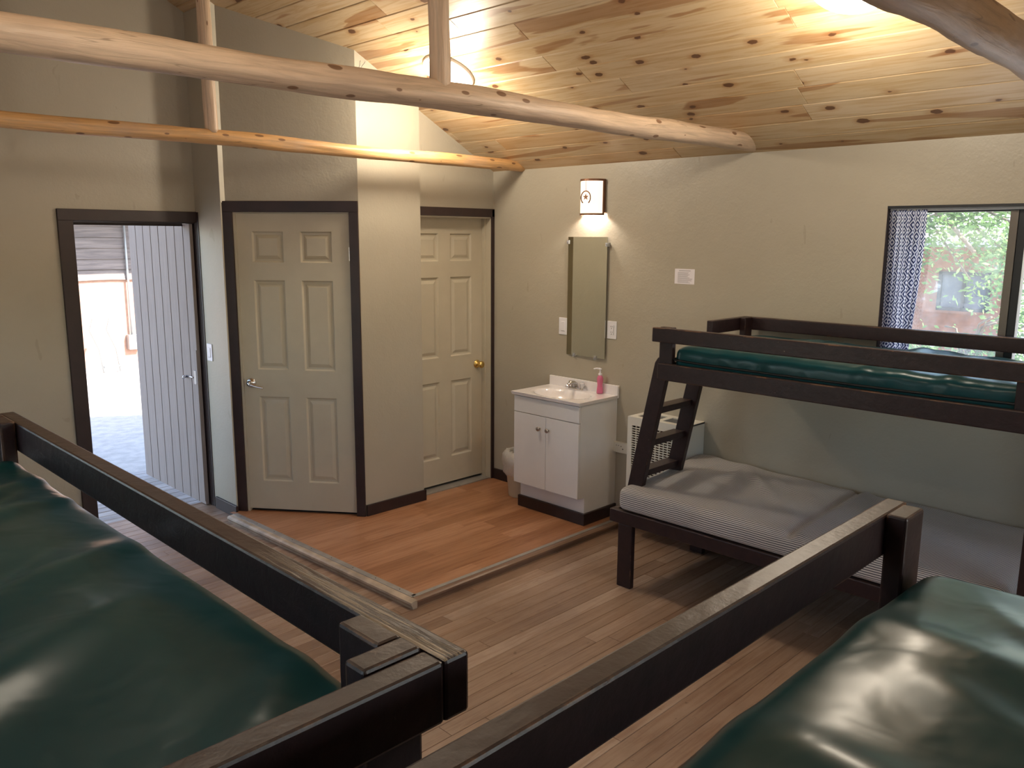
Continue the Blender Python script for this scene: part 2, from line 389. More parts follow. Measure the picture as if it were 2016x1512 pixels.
def add_tube(bm, pts, rad, seg=10, uvl=None, caps=True, rfun=None):
    pts = [Vector(p) for p in pts]; n = len(pts); rings = []
    e1 = None; L = 0
    lens = []
    for i, p in enumerate(pts):
        if i: L += (p-pts[i-1]).length
        lens.append(L)
        tdir = (pts[min(i+1, n-1)]-pts[max(i-1, 0)]).normalized()
        if e1 is None: e1 = tdir.orthogonal().normalized()
        e1 = (e1-tdir*e1.dot(tdir)).normalized(); e2 = tdir.cross(e1)
        ring = []
        for k in range(seg):
            a = 2*PI*k/seg
            r = rad if not callable(rad) else rad(i/(n-1))
            if rfun: r *= rfun(L, a)
            ring.append(bm.verts.new(p+(e1*math.cos(a)+e2*math.sin(a))*r))
        rings.append(ring)
    uv = bm.loops.layers.uv.verify() if uvl else None
    for i in range(n-1):
        for k in range(seg):
            k2 = (k+1) % seg
            f = bm.faces.new((rings[i][k], rings[i][k2], rings[i+1][k2], rings[i+1][k])); f.smooth = True
            if uv:
                for lp, (uu, vv) in zip(f.loops, ((lens[i], k/seg*.35), (lens[i], (k+1)/seg*.35), (lens[i+1], (k+1)/seg*.35), (lens[i+1], k/seg*.35))):
                    lp[uv].uv = (uu, vv)
    if caps:
        bm.faces.new(rings[0][::-1]); bm.faces.new(rings[-1])

def obj(name, bm, mat, parent=None, bevel=0.0, segs=2, smooth=False, label=None):
    bmesh.ops.recalc_face_normals(bm, faces=bm.faces)
    me = bpy.data.meshes.new(name); bm.to_mesh(me); bm.free()
    if smooth:
        for p in me.polygons: p.use_smooth = True
    if mat: me.materials.append(M[mat] if isinstance(mat, str) else mat)
    o = bpy.data.objects.new(name, me); COL.objects.link(o)
    if parent is not None:
        o.parent = parent
        acc = Vector((0, 0, 0)); q = parent
        while q is not None: acc += q.location; q = q.parent
        o.location = -acc
    if bevel:
        md = o.modifiers.new('bevel', 'BEVEL'); md.width = bevel; md.segments = segs; md.limit_method = 'ANGLE'
    if label: o['label'] = label
    return o

def thing(name, label, cat, loc, group=None):
    o = bpy.data.objects.new(name, None); COL.objects.link(o)
    o.empty_display_size = 0.1; o.location = loc; o['label'] = label; o['category'] = cat
    if group: o['group'] = group
    return o
def tag(o, label, cat, group=None, kind=None):
    o['label'] = label; o['category'] = cat
    if group: o['group'] = group
    if kind: o['kind'] = kind
    return o
def struct(name, bm, mat, label, cat, parent=None, **kw):
    o = obj(name, bm, mat, parent, **kw)
    o['kind'] = 'structure'; o['label'] = label; o['category'] = cat
    return o
def sthing(name, label, cat, loc):
    o = thing(name, label, cat, loc); o['kind'] = 'structure'; return o

def board_field(bm, width, u0, u1, v0, v1, blen, f, ch=0.0, thick=0.0, seed=1, stagger=True, gap=0.0):
    """boards run along u; rows stack along v; f(u,v,h)->Vector; chamfered top edges"""
    rnd = random.Random(seed)
    uv = bm.loops.layers.uv.new('UVMap'); rn = bm.loops.layers.uv.new('rnd')
    row = 0; v = v0
    while v < v1-1e-6:
        va, vb = v+gap/2, min(v+width, v1)-gap/2
        u = u0 - (rnd.random()*blen if stagger else 0)
        while u < u1:
            ub = u+blen*(0.55+0.9*rnd.random())
            a, b = max(u, u0)+gap/2, min(ub, u1)-gap/2
            u = ub
            if b-a < 0.005: continue
            R = (rnd.random(), rnd.random()); off = (rnd.random()*50, rnd.random()*50)
            def quad(ps):
                vs = [bm.verts.new(f(*p)) for p in ps]
                fc = bm.faces.new(vs)
                for lp, p in zip(fc.loops, ps):
                    lp[uv].uv = (p[0]+off[0], p[1]+off[1]); lp[rn].uv = R
            e = min(ch, (b-a)/3)
            if ch > 0:
                quad(((a+e*.5, va+ch, 0), (b-e*.5, va+ch, 0), (b-e*.5, vb-ch, 0), (a+e*.5, vb-ch, 0)))
                quad(((a, va, -ch), (b, va, -ch), (b-e*.5, va+ch, 0), (a+e*.5, va+ch, 0)))
                quad(((a+e*.5, vb-ch, 0), (b-e*.5, vb-ch, 0), (b, vb, -ch), (a, vb, -ch)))
                quad(((a, va, -ch), (a+e*.5, va+ch, 0), (a+e*.5, vb-ch, 0), (a, vb, -ch)))
                quad(((b-e*.5, va+ch, 0), (b, va, -ch), (b, vb, -ch), (b-e*.5, vb-ch, 0)))
            else:
                quad(((a, va, 0), (b, va, 0), (b, vb, 0), (a, vb, 0)))
        v += width; row += 1

# ------------------------------------------------------------------ STRUCTURE
# main floor: strip boards along X
bm = bmesh.new()
board_field(bm, 0.083, LX, 0.0, RY, 1.15, 1.5, lambda u, v, h: Vector((u, v, h)), ch=0.0018, seed=3, gap=0.0012)
add_box(bm, LX-.1, 0.1, RY-.1, 1.15, -0.12, -0.004)
struct('floor', bm, 'floor', 'worn narrow brown strip boards covering the main room floor', 'floor')

# raised platform by the vanity
bm = bmesh.new()
plx = lambda y: -1.90-0.03*(y+1.362)          # left edge drifts slightly
board_field(bm, 0.12, -1.86, 0.0, -1.32, 0.66, 0.9, lambda u, v, h: Vector((u - (0.03*(v+1.362) if u < -1.8 else 0), v, PZ+h)), seed=5)
struct('floor_platform', bm, 'laminate', 'orange wood laminate on the raised platform before the doors', 'floor')
bm = bmesh.new(); add_box(bm, -1.88, 0.0, -1.33, 0.60, -0.003, PZ-0.002)
struct('trim_4', bm, 'nosing', 'hidden core under the orange laminate platform', 'platform')
def slanted(x0, x1, y0, y1, z0, z1):
    bm = bmesh.new()
    s = lambda x, y: x-0.03*(y+1.362)
    add_prism(bm, [(s(x0, y0), y0, z0), (s(x1, y0), y0, z0), (s(x1, y1), y1, z0), (s(x0, y1), y1, z0)], (0, 0, z1-z0))
    return bm
t_ = sthing('trim_1', 'grey metal strip and worn wooden nosing on the left platform edge', 'floor edging', (-1.9, -0.4, PZ))
obj('metal_strip', slanted(-1.872, -1.835, -1.322, 0.60, PZ-.001, PZ+0.004), 'silver', t_, bevel=0.001)
bm = bmesh.new()
s = lambda x, y: x-0.03*(y+1.362)
prof = [(-1.873, PZ+0.002), (-1.898, PZ), (-1.912, PZ-0.006), (-1.914, PZ-0.016), (-1.906, PZ-0.03), (-1.903, 0.0), (-1.873, 0.0)]
add_prism(bm, [(s(x, -1.372), -1.372, z) for x, z in prof], (-0.03*1.972, 1.972, 0))
obj('nosing', bm, 'nosing', t_)
bm = bmesh.new()
for k in range(9):
    y = -1.2+k*0.215
    add_lathe(bm, [(0.004, 0), (0.003, 0.0015)], (s(-1.853, y), y, PZ+0.0035), (0, 0, 1), 10)
obj('screws', bm, 'screw', t_)
t_ = sthing('trim_2', 'dark metal strip and wooden nosing on the right platform edge', 'floor edging', (-1.0, -1.34, PZ))
obj('metal_strip', box(-1.862, 0, -1.333, -1.305, PZ-.001, PZ+0.004), 'silver', t_, bevel=0.001)
bm = bmesh.new()
prof = [(-1.334, PZ+0.002), (-1.354, PZ), (-1.366, PZ-0.006), (-1.367, PZ-0.016), (-1.361, PZ-0.03), (-1.359, 0.0), (-1.334, 0.0)]
add_prism(bm, [(-1.872, y, z) for y, z in prof], (1.872, 0, 0))
obj('nosing', bm, 'floor', t_)

# ceiling: pine boards on both slopes, boards run along Y
ca = math.atan(SL); cs, sn = math.cos(ca), math.sin(ca)
bm = bmesh.new()
fR = lambda u, v, h: Vector((0.02-v*cs + (-h)*(-sn)*0, u, H-0.02*SL+v*sn+(-h)*cs))
LEN = (0.02-RX)/cs
board_field(bm, 0.1365, RY, 1.6, 0.0, LEN, 2.3, fR, ch=0.0042, seed=11, gap=0.001)
WL = (RX-LX+0.02)/cs
fL = lambda u, v, h: Vector((LX-0.02+v*cs, u, (H+SL*(-RX))-SL*(RX-LX+0.02)+v*sn+(-h)*cs))
board_field(bm, 0.1365, RY, 1.6, 0.0, WL, 2.3, fL, ch=0.0042, seed=12)
ZR = H-SL*RX
struct('ceiling', bm, 'ceiling', 'sloping ceiling of knotty pine tongue-and-groove boards', 'ceiling')
bm = bmesh.new()
ex = 0.6
pts = [(ex, RY-.2, H-SL*ex+0.008), (RX, RY-.2, ZR+0.008), (LX-ex, RY-.2, ZR-SL*(RX-LX+ex)+0.008),
       (LX-ex, RY-.2, ZR-SL*(RX-LX+ex)+0.20), (RX, RY-.2, ZR+0.22), (ex, RY-.2, H-SL*ex+0.20)]
add_prism(bm, pts, (0, 1.9-RY+.2, 0))
struct('roof', bm, 'roof_out', 'outer roof deck above the pine ceiling', 'roof')

# right wall with window opening
WY0, WY1, WZ0, WZ1 = -2.94, -4.30, 1.15, 2.125
bm = bmesh.new()
add_box(bm, 0, 0.14, WY0, 1.3, -0.3, H)
add_box(bm, 0, 0.14, WY1, WY0, -0.3, WZ0)
add_box(bm, 0, 0.14, WY1, WY0, WZ1, H)
add_box(bm, 0, 0.14, -5.2, WY1, -0.3, H)
add_box(bm, 0, 0.14, RY-.14, -5.2, -0.3, H)
struct('wall_right', bm, 'wall', 'long tan painted wall with the mirror and vanity', 'wall')
# left wall
bm = bmesh.new()
LT = ZR-SL*(RX-LX)
LW = [(-1.5, -0.3), (-4.0, -2.6)]
add_box(bm, LX-.14, LX, -0.3, 1.3, -0.3, LT)
add_box(bm, LX-.14, LX, -2.2, -0.3, -0.3, WZ0); add_box(bm, LX-.14, LX, -2.2, -0.3, WZ1, LT)
add_box(bm, LX-.14, LX, -3.1, -2.2, -0.3, LT)
add_box(bm, LX-.14, LX, -4.0, -3.1, -0.3, WZ0); add_box(bm, LX-.14, LX, -4.0, -3.1, WZ1, LT)
add_box(bm, LX-.14, LX, RY, -4.0, -0.3, LT)
struct('wall_left', bm, 'wall', 'tan painted wall out of view to the left', 'wall')
# rear wall with an opening for the added window
bm = bmesh.new()
ztop = lambda x: (H-SL*x if x > RX else ZR-SL*(RX-x))
def gable(bm, x0, x1, y, th, z0, cut=0.0):
    xs = [x0]+([RX] if x0 < RX < x1 else [])+[x1]
    pts = [(x0, y, z0), (x1, y, z0)]+[(x, y, ztop(x)+0.02) for x in reversed(xs)]
    add_prism(bm, pts, (0, th, 0))
gable(bm, LX-.1, -3.3, RY-.14, .14, -0.3); gable(bm, -1.4, 0.1, RY-.14, .14, -0.3); gable(bm, -3.3, -1.4, RY-.14, .14, 2.2)
add_box(bm, -3.3, -1.4, RY-.14, RY, -0.3, 1.0)
struct('wall_rear', bm, 'wall', 'tan painted gable wall behind the camera', 'wall')

# exterior-door wall
EX0, EX1, EZ, EY = -2.667, -1.876, 2.04, 1.03
bm = bmesh.new()
gable(bm, LX-.1, EX0, EY, .12, -0.3); gable(bm, EX1, 0.1, EY, .12, -0.3); gable(bm, EX0, EX1, EY, .12, EZ)
struct('wall_front', bm, 'wall', 'tan painted end wall with the open exterior doorway', 'wall')
# back wall around door 3
bm = bmesh.new()
D3L, D3R, D3T = -0.79, -0.034, 2.10
add_prism(bm, [(D3R+.004, 0, 0), (0.0, 0, 0), (0.0, 0, ztop(0)+.02), (D3R+.004, 0, ztop(D3R)+.02)], (0, .12, 0))
add_prism(bm, [(D3L-.05, 0, D3T+.02), (D3R+.004, 0, D3T+.02), (D3R+.004, 0, ztop(D3R)+.02), (D3L-.05, 0, ztop(D3L-.05)+.02)], (0, .12, 0))
struct('wall_back', bm, 'wall', 'short tan wall above the brass-knob door', 'wall')
# closet walls: front face, return, angled face with opening, small side wall
bm = bmesh.new()
XC = -0.7675
add_prism(bm, [(XA, YA, 0), (XC-.0601, YA, 0), (XC-.0601, YA, ztop(XC-.06)+.02), (XA, YA, ztop(XA)+.02)], (0, .06, 0))
add_prism(bm, [(XC, YA, 0), (XC, 0.13, 0), (XC, 0.13, ztop(XC)+.02), (XC, YA, ztop(XC)+.02)], (-0.06, 0, 0))
dv = Vector((XB-XA, YB-YA, 0)); LW2 = dv.length; dv.normalize(); nv = Vector((dv.y, -dv.x, 0))   # nv points into the closet
if nv.dot(Vector((1, 1, 0))) < 0: nv = -nv
def A(s_, z, off=0.0): p = Vector((XA, YA, 0))+dv*s_+nv*off; return (p.x, p.y, z)
S0, S1, DT = 0.062, 0.855, 2.107
for a, b, z0 in ((0, S0, 0), (S1, LW2, 0), (S0, S1, DT)):
    za = lambda q: ztop(A(q, 0)[0])+.02
    add_prism(bm, [A(a, z0), A(b, z0), A(b, za(b)), A(a, za(a))], nv*0.10)
struct('wall_closet', bm, 'wall', 'tan painted closet walls jutting into the room between the doors', 'wall')
bm = bmesh.new()
XS = -1.872
add_box(bm, XS, -1.80, YB+.001, EY+.02, 0, ztop(XS)-.005)
struct('wall_side', bm, 'wall', 'narrow tan wall between the exterior doorway and the cream closet door', 'wall')
bm = bmesh.new(); add_box(bm, XS, XB-.001, YB-.004, YB+.002, 2.17, ztop(XS)+.0)
struct('trim_3', bm, 'strip_edge', 'vertical corner strip with painted-in light above the cream closet door', 'trim')
# cracks in plaster on closet face
bm = bmesh.new()
def crack(pts, r=0.0016):
    P = []
    for a, b in zip(pts, pts[1:]):
        for k in range(4):
            q = k/4; P.append((a[0]+(b[0]-a[0])*q+random.uniform(-.004, .004), YA-.0005, a[1]+(b[1]-a[1])*q))
    P.append((pts[-1][0], YA-.0005, pts[-1][1])); add_tube(bm, P, r, 4)
crack([(-1.235, 3.05), (-1.245, 3.0), (-1.262, 2.95), (-1.265, 2.88)]); crack([(-1.20, 3.05), (-1.235, 3.0)]); crack([(-1.11, 2.95), (-1.10, 2.88)])
o = struct('trim_5', bm, 'grille', 'fine cracks in the plaster near the closet corner top', 'cracks')

# baseboards
def bb(name, bm, lab): struct(name, bm, 'trim', lab, 'baseboard', bevel=0.003)
bm = bmesh.new(); add_box(bm, XA+.0, XC+.012, YA-.016, YA, PZ, PZ+.08); add_box(bm, XC, XC+.012, YA-.016, 0.09, PZ, PZ+.08)
bb('baseboard_closet', bm, 'dark brown baseboard under the closet front')
bb('baseboard_right', box(-.016, 0, -0.62, -0.001, PZ, PZ+.085), 'dark brown baseboard behind the trash can')
bm = bmesh.new(); add_box(bm, -.016, 0, RY, -1.42, 0, .085); bb('baseboard_rear', bm, 'dark brown baseboard along the right wall under the bed')
bb('baseboard_side', box(XS-.016, XS, YB-.02, EY-.08, 0, .086), 'brown baseboard on the narrow wall by the doorway')
bb('baseboard_front', box(LX, EX0-.09, EY-.016, EY, 0, .086), 'dark brown baseboard left of the exterior doorway')

# ------------------------------------------------------------------ panel door builder
def panel_door(name, P, width, z0, hgt, parent):
    """P(s,z,off): off>0 = into the wall. six raised panels on the room side."""
    bm = bmesh.new()
    cols = [(0.155*width, 0.435*width), (0.585*width, 0.865*width)]
    rows = [(0.10, 0.395), (0.487, 0.785), (0.843, 0.943)]
    rows = [(z0+a*hgt, z0+b*hgt) for a, b in rows]
    ss = sorted([0, width]+[c for a in cols for c in a]); zs = sorted([z0, z0+hgt]+[r for a in rows for r in a])
    def quad(ps): bm.faces.new([bm.verts.new(Vector(P(*p))) for p in ps])
    for i in range(len(ss)-1):
        for j in range(len(zs)-1):
            a, b, c, d = ss[i], ss[i+1], zs[j], zs[j+1]
            if i % 2 == 1 and j % 2 == 1:
                R_ = [(0, 0), (0.010, 0.011), (0.022, 0.012), (0.045, 0.004)]
                for (e0, o0), (e1, o1) in zip(R_, R_[1:]):
                    q0 = [(a+e0, c+e0, o0), (b-e0, c+e0, o0), (b-e0, d-e0, o0), (a+e0, d-e0, o0)]
                    q1 = [(a+e1, c+e1, o1), (b-e1, c+e1, o1), (b-e1, d-e1, o1), (a+e1, d-e1, o1)]
                    for k in range(4): quad((q0[k], q0[(k+1) % 4], q1[(k+1) % 4], q1[k]))
                e1, o1 = R_[-1]; quad(((a+e1, c+e1, o1), (b-e1, c+e1, o1), (b-e1, d-e1, o1), (a+e1, d-e1, o1)))
            else: quad(((a, c, 0), (b, c, 0), (b, d, 0), (a, d, 0)))
    T = 0.035
    z1 = z0+hgt
    for ps in (((0, z0, 0), (0, z1, 0), (0, z1, T), (0, z0, T)), ((width, z0, 0), (width, z1, 0), (width, z1, T), (width, z0, T)),
               ((0, z0, 0), (width, z0, 0), (width, z0, T), (0, z0, T)), ((0, z1, 0), (width, z1, 0), (width, z1, T), (0, z1, T)),
               ((0, z0, T), (width, z0, T), (width, z1, T), (0, z1, T))): quad(ps)
    bmesh.ops.remove_doubles(bm, verts=bm.verts, dist=1e-5)
    return obj(name, bm, 'door', parent)

def sbox(P, s0, s1, z0, z1, o0, o1):
    bm = bmesh.new()
    v = [bm.verts.new(Vector(P(s_, z, o))) for z in (z0, z1) for o in (o0, o1) for s_ in (s0, s1)]
    for f in ((0, 2, 3, 1), (4, 5, 7, 6), (0, 1, 5, 4), (2, 6, 7, 3), (0, 4, 6, 2), (1, 3, 7, 5)): bm.faces.new([v[i] for i in f])
    return bm

# door_2 : angled closet door with chrome lever
d2 = sthing('door_2', 'cream six-panel closet door with a chrome lever in dark brown trim', 'door', (*A(0.45, 0)[:2], PZ))
P2 = lambda s_, z, o: A(0.068+s_, z, 0.004+o)
panel_door('leaf', P2, 0.773, PZ+0.02, 2.036, d2)
PA = lambda s_, z, o: A(s_, z, o)
obj('casing', sbox(PA, 0.0, 0.062, PZ, 2.172, -0.018, 0.0), 'trim', d2, bevel=0.003)
obj('casing', sbox(PA, 0.858, 0.930, 0.0, 2.172, -0.018, 0.0), 'trim', d2, bevel=0.003)
obj('casing', sbox(PA, 0.0, 0.922, 2.108, 2.180, -0.020, 0.0), 'trim', d2, bevel=0.003)
obj('jamb', sbox(PA, 0.842, 0.862, PZ, 2.11, -0.004, 0.09), 'door', d2)
obj('jamb', sbox(PA, 0.060, 0.067, PZ, 2.11, 0.0, 0.09), 'door', d2)
obj('jamb', sbox(PA, 0.060, 0.858, 2.102, 2.112, -0.004, 0.09), 'door', d2)
obj('threshold_shadow_gap', sbox(PA, 0.06, 0.86, PZ-.004, PZ+.004, 0.03, 0.10), 'black', d2)
for zz in (1.84, 0.30): obj('hinge', sbox(PA, 0.062, 0.070, zz-.045, zz+.045, -0.006, 0.003), 'nickel', d2)
bm = bmesh.new()
h0 = Vector(A(0.788, 0.962, 0.004))
add_lathe(bm, [(0.033, 0), (0.033, 0.006), (0.028, 0.011), (0.012, 0.014), (0.011, 0.045), (0.014, 0.05), (0.0, 0.055)], h0, -nv, 24)
lv = obj('lever_rose', bm, 'chrome', d2)
bm = bmesh.new()
pts = []
for k in range(9):
    q = k/8; pts.append(h0-nv*(0.046)-dv*(0.10*q)+Vector((0, 0, -0.004-0.014*math.sin(q*PI*0.5)-0.01*q)))
add_tube(bm, pts, lambda q: 0.0085-0.003*q, 10)
obj('lever', bm, 'chrome', lv)
obj('latch_plate', sbox(PA, 0.8405, 0.8425, 0.93, 0.99, -0.0045, 0.01), 'nickel', d2)

# door_3 : brass-knob door in the back wall
d3 = sthing('door_3', 'cream six-panel door with a brass knob in the back corner', 'door', (-0.4, 0.05, PZ))
P3 = lambda s_, z, o: (D3R-s_, 0.085+o, z)
panel_door('leaf', P3, 0.762, PZ+0.028, 2.022, d3)
obj('casing', box(-0.029, -0.0005, -0.016, 0, PZ, 2.162), 'trim', d3, bevel=0.003)
obj('casing', box(-0.74, -0.0005, -0.016, 0, 2.104, 2.165), 'trim', d3, bevel=0.003)
obj('jamb', box(D3R+.002, -0.028, -0.004, 0.12, PZ, 2.106), 'door', d3)
obj('jamb', box(-0.82, -0.028, -0.004, 0.12, 2.094, 2.106), 'door', d3)
obj('stop', box(D3R-.010, D3R+.003, 0.05, 0.083, PZ, 2.096), 'door', d3)
obj('threshold', box(-0.78, -0.03, 0.0, 0.13, PZ, PZ+.008), 'silver', d3)
bm = bmesh.new()
add_lathe(bm, [(0.032, 0), (0.032, 0.005), (0.024, 0.010), (0.012, 0.014), (0.012, 0.030), (0.020, 0.036), (0.027, 0.048), (0.027, 0.060), (0.018, 0.068), (0, 0.070)], (-0.098, 0.083, 0.972), (0, -1, 0), 24)
obj('knob', bm, 'brass', d3)
bm = bmesh.new(); add_box(bm, -0.9, 0, 0.16, 1.0, 0, 0.02)
struct('floor_closet', bm, 'floor', 'floor strip seen under the cream doors', 'floor')

# door_1 : exterior doorway frame, the plank door stands outside
d1 = sthing('door_1', 'dark brown frame of the open exterior doorway', 'door frame', (-2.27, EY, 0))
obj('casing', box(-2.757, EX0, EY-.02, EY, 0, 2.112), 'trim', d1, bevel=0.003)
obj('casing', box(EX1+.0, XS-.001, EY-.045, EY, 0, 2.112), 'trim', d1)
obj('casing', box(-2.757, XS-.001, EY-.022, EY, 2.042, 2.114), 'trim', d1, bevel=0.003)
obj('casing', box(EX1-.002, EX1+.02, EY-.02, EY, 0, 2.042), 'trim', d1)
obj('jamb', box(EX0-.01, EX0+.004, EY-.002, EY+.14, 0, 2.045), 'trim', d1)
obj('jamb', box(EX1-.004, EX1+.01, EY-.002, EY+.14, 0, 2.045), 'trim', d1)
obj('jamb', box(EX0, EX1, EY-.002, EY+.14, 2.038, 2.05), 'trim', d1)
obj('stop', box(EX0, EX1, EY+.02, EY+.05, 2.0345, 2.040), 'trim', d1)
obj('stop', box(EX0, -1.915, EY+.125, EY+.14, 2.0175, 2.039), 'trim', d1)

# plank door swung open outside
pd = thing('plank_door', 'weathered grey plank door swung open just outside the doorway', 'door', (-1.90, 1.6, 0))
bm = bmesh.new()
y = 1.052
for k in range(8):
    wd = 0.142 if k else 0.115
    add_box(bm, -1.912, -1.888, y, y+wd-.009, 0.005, 2.032); y += wd
add_box(bm, -1.896, -1.892, 1.052, y, 0.01, 2.025)
obj('planks', bm, 'planks', pd, bevel=0.002)
bm = bmesh.new()
add_box(bm, -1.917, -1.911, 1.053, 1.085, 0.03, 1.15)
obj('edge_strip', bm, 'planks', pd, bevel=0.002)
bm = bmesh.new(); add_box(bm, -1.920, -1.911, 1.07, 1.11, 0.90, 1.0); obj('latch_plate', bm, 'metalbox', pd, bevel=0.002)
bm = bmesh.new(); add_tube(bm, [(-1.912, 1.24, 0.94), (-1.938, 1.24, 0.94), (-1.943, 1.23, 0.93)], 0.010, 10); add_tube(bm, [(-1.917, 1.11, 0.945), (-1.917, 1.24, 0.945)], 0.005, 8)
obj('latch_bolt', bm, 'chrome', pd)

# wall plates ----------------------------------------------------------------
def wall_plate(name, label, cat, P, kind, horiz=False):
    """P(s,z,o): s across, z up, o out of the wall; centred on 0,0"""
    o0 = P(0, 0, 0)
    e = thing(name, label, cat, o0)
    W2, H2 = 0.040, 0.061
    def pb(s0, s1, z0, z1, a, b):
        bm = bmesh.new()
        v = [bm.verts.new(Vector(P(s_, z, o))) for z in (z0, z1) for o in (a, b) for s_ in (s0, s1)]
        for f in ((0, 2, 3, 1), (4, 5, 7, 6), (0, 1, 5, 4), (2, 6, 7, 3), (0, 4, 6, 2), (1, 3, 7, 5)): bm.faces.new([v[i] for i in f])
        return bm
    obj('cover_plate', pb(-W2, W2, -H2, H2, 0, 0.006), 'plastic', e, bevel=0.003)
    if kind == 'switch':
        obj('rocker', pb(-.0165, .0165, -.033, .033, .005, .009), 'plastic', e, bevel=0.0015)
        obj('switch_gap', pb(-.0165, .0165, -.036, -.0335, .0055, .0068), 'grille', e)
    else:
        obj('socket', pb(-.0165, .0165, -.033, .033, .005, .008), 'plastic', e, bevel=0.001)
        bm = bmesh.new()
        for zc in (0.019, -0.019):
            for s0 in (-.007, .006):
                for q in (pb(s0-.0012, s0+.0012, zc+.001, zc+.009, .0078, .0086),):
                    me = bpy.data.meshes.new('t'); q.to_mesh(me); q.free(); bm.from_mesh(me); bpy.data.meshes.remove(me)
            q = pb(-.0028, .0022, zc-.010, zc-.005, .0078, .0086); me = bpy.data.meshes.new('t'); q.to_mesh(me); q.free(); bm.from_mesh(me); bpy.data.meshes.remove(me)
        q = pb(.0165, .0178, -.033, .033, .0055, .007); me = bpy.data.meshes.new('t'); q.to_mesh(me); q.free(); bm.from_mesh(me); bpy.data.meshes.remove(me)
        obj('socket_slots', bm, 'black', e)
    return e
PR = lambda yc, zc: (lambda s_, z, o: (-o, yc-s_, zc+z))
wall_plate('light_switch', 'white rocker light switch left of the mirror', 'light switch', PR(-0.731, 1.328), 'switch')
wall_plate('power_outlet', 'white power outlet right of the mirror', 'outlet', PR(-1.173, 1.336), 'outlet')
wall_plate('light_switch', 'white rocker light switch on the narrow wall beside the exterior doorway', 'light switch', lambda s_, z, o: (XS-o, 0.925-s_, 1.145+z), 'switch')
e = thing('power_outlet', 'pale horizontal surface outlet low between the vanity and the heater', 'outlet', (0, -1.29, 0.535))
bm = bmesh.new()
add_prism(bm, [(0, -1.22+0.0, 0.515), (0, -1.215, 0.535), (0, -1.22, 0.565), (0, -1.235, 0.572), (0, -1.37, 0.572), (0, -1.37, 0.500), (0, -1.235, 0.500)], (-0.03, 0, 0))
obj('housing', bm, 'ivory', e, bevel=0.004)
bm = bmesh.new()
for yy in (-1.26, -1.278): add_box(bm, -.0306, -.0295, yy-.004, yy+.004, 0.549, 0.552)
add_lathe(bm, [(0.003, 0), (0.003, 0.002)], (-.030, -1.30, 0.548), (-1, 0, 0), 10)
add_lathe(bm, [(0.004, 0), (0.004, 0.002)], (-.030, -1.315, 0.530), (-1, 0, 0), 10)
obj('socket_slots', bm, 'black', e)

# ------------------------------------------------------------------ mirror
mi = thing('wall_mirror', 'tall frameless mirror above the vanity', 'mirror', (0, -0.95, 1.13))
MT = Matrix.Translation((-.004, -.772, 0)) @ Matrix.Rotation(math.radians(-2.0), 4, 'Z') @ Matrix.Translation((.004, .772, 0))
bm = bmesh.new(); add_box(bm, -0.009, -0.004, -1.127, -0.772, 1.132, 1.960, mat=MT); obj('glass', bm, 'mirror', mi)
bm = bmesh.new(); add_box(bm, -0.004, -0.0005, -1.126, -0.773, 1.133, 1.959, mat=MT); obj('backing', bm, 'black', mi)
for (y, z) in ((-0.772, 1.925), (-1.127, 1.91), (-0.845, 1.134), (-1.045, 1.134)):
    bm = bmesh.new()
    xo = -0.016-(-.772-y)*.035
    add_box(bm, xo, 0, y-.010, y+.010, z-.014, z+.012)
    add_lathe(bm, [(0.004, 0), (0.003, 0.003)], (xo, y, z), (-1, 0, 0), 10)
    obj('clip', bm, 'acrylic', mi, bevel=0.003, label='clear plastic mirror clip')

# ------------------------------------------------------------------ sconce
SY0, SY1, SZ0, SZ1 = -1.088, -0.905, 2.104, 2.342
scn = thing('wall_sconce', 'lit bronze-framed wall lamp with a star ornament above the mirror', 'wall lamp', (0, -0.99, 2.104))
SCY = (SY0+SY1)/2; SA, SB = (SY1-SY0)/2, 0.10
def arc(n=20, a=SA, b=SB): return [(-0.012-b*math.sin(PI*k/n), SCY+a*math.cos(PI*k/n)) for k in range(n+1)]
def arcwall(bm, a, b, z0, z1, th, sel=None):
    o_ = arc(a=a, b=b); i_ = arc(a=a-th, b=b-th)
    rng = range(len(o_)-1) if sel is None else sel
    for k in rng:
        ps = [(*o_[k], z0), (*o_[k+1], z0), (*i_[k+1], z0), (*i_[k], z0)]
        add_prism(bm, ps, (0, 0, z1-z0))
bm = bmesh.new(); arcwall(bm, SA-.004, SB-.004, SZ0+.012, SZ1-.010, .002); obj('glass_shade', bm, 'sconce', scn)
bm = bmesh.new(); arcwall(bm, SA, SB, SZ1-.014, SZ1, .006); arcwall(bm, SA, SB, SZ0, SZ0+.013, .006)
arcwall(bm, SA, SB, SZ0, SZ1, .004, sel=[19]); arcwall(bm, SA, SB, SZ0, SZ1, .004, sel=[0])
obj('metal_frame', bm, 'bronze', scn)
bm = bmesh.new(); add_prism(bm, [(*p, SZ1-.004) for p in arc(a=SA-.003, b=SB-.003)], (0, 0, .003)); obj('top_cap', bm, 'bronze', scn)
obj('back_plate', box(-.012, 0, SY0+.002, SY1-.002, SZ0+.02, SZ1-.0), 'bronze', scn)
def scp(ang, z, r=.004):   # point just outside the shade
    return Vector((-0.012-(SB+r)*math.sin(ang), SCY+(SA+r)*math.cos(ang), z))
bm = bmesh.new()
a0 = 1.72; zc = 2.222; ctr = scp(a0, zc, .006)
tg = (scp(a0+.05, zc)-scp(a0-.05, zc)).normalized(); nn = Vector((0, 0, 1)).cross(tg)
def sp2(x, z): return ctr+tg*x+Vector((0, 0, z))
star = []
for k in range(10):
    r = 0.024 if k % 2 == 0 else 0.0095
    star.append(sp2(r*math.sin(k*PI/5), r*math.cos(k*PI/5)))
cen = sp2(0, 0)
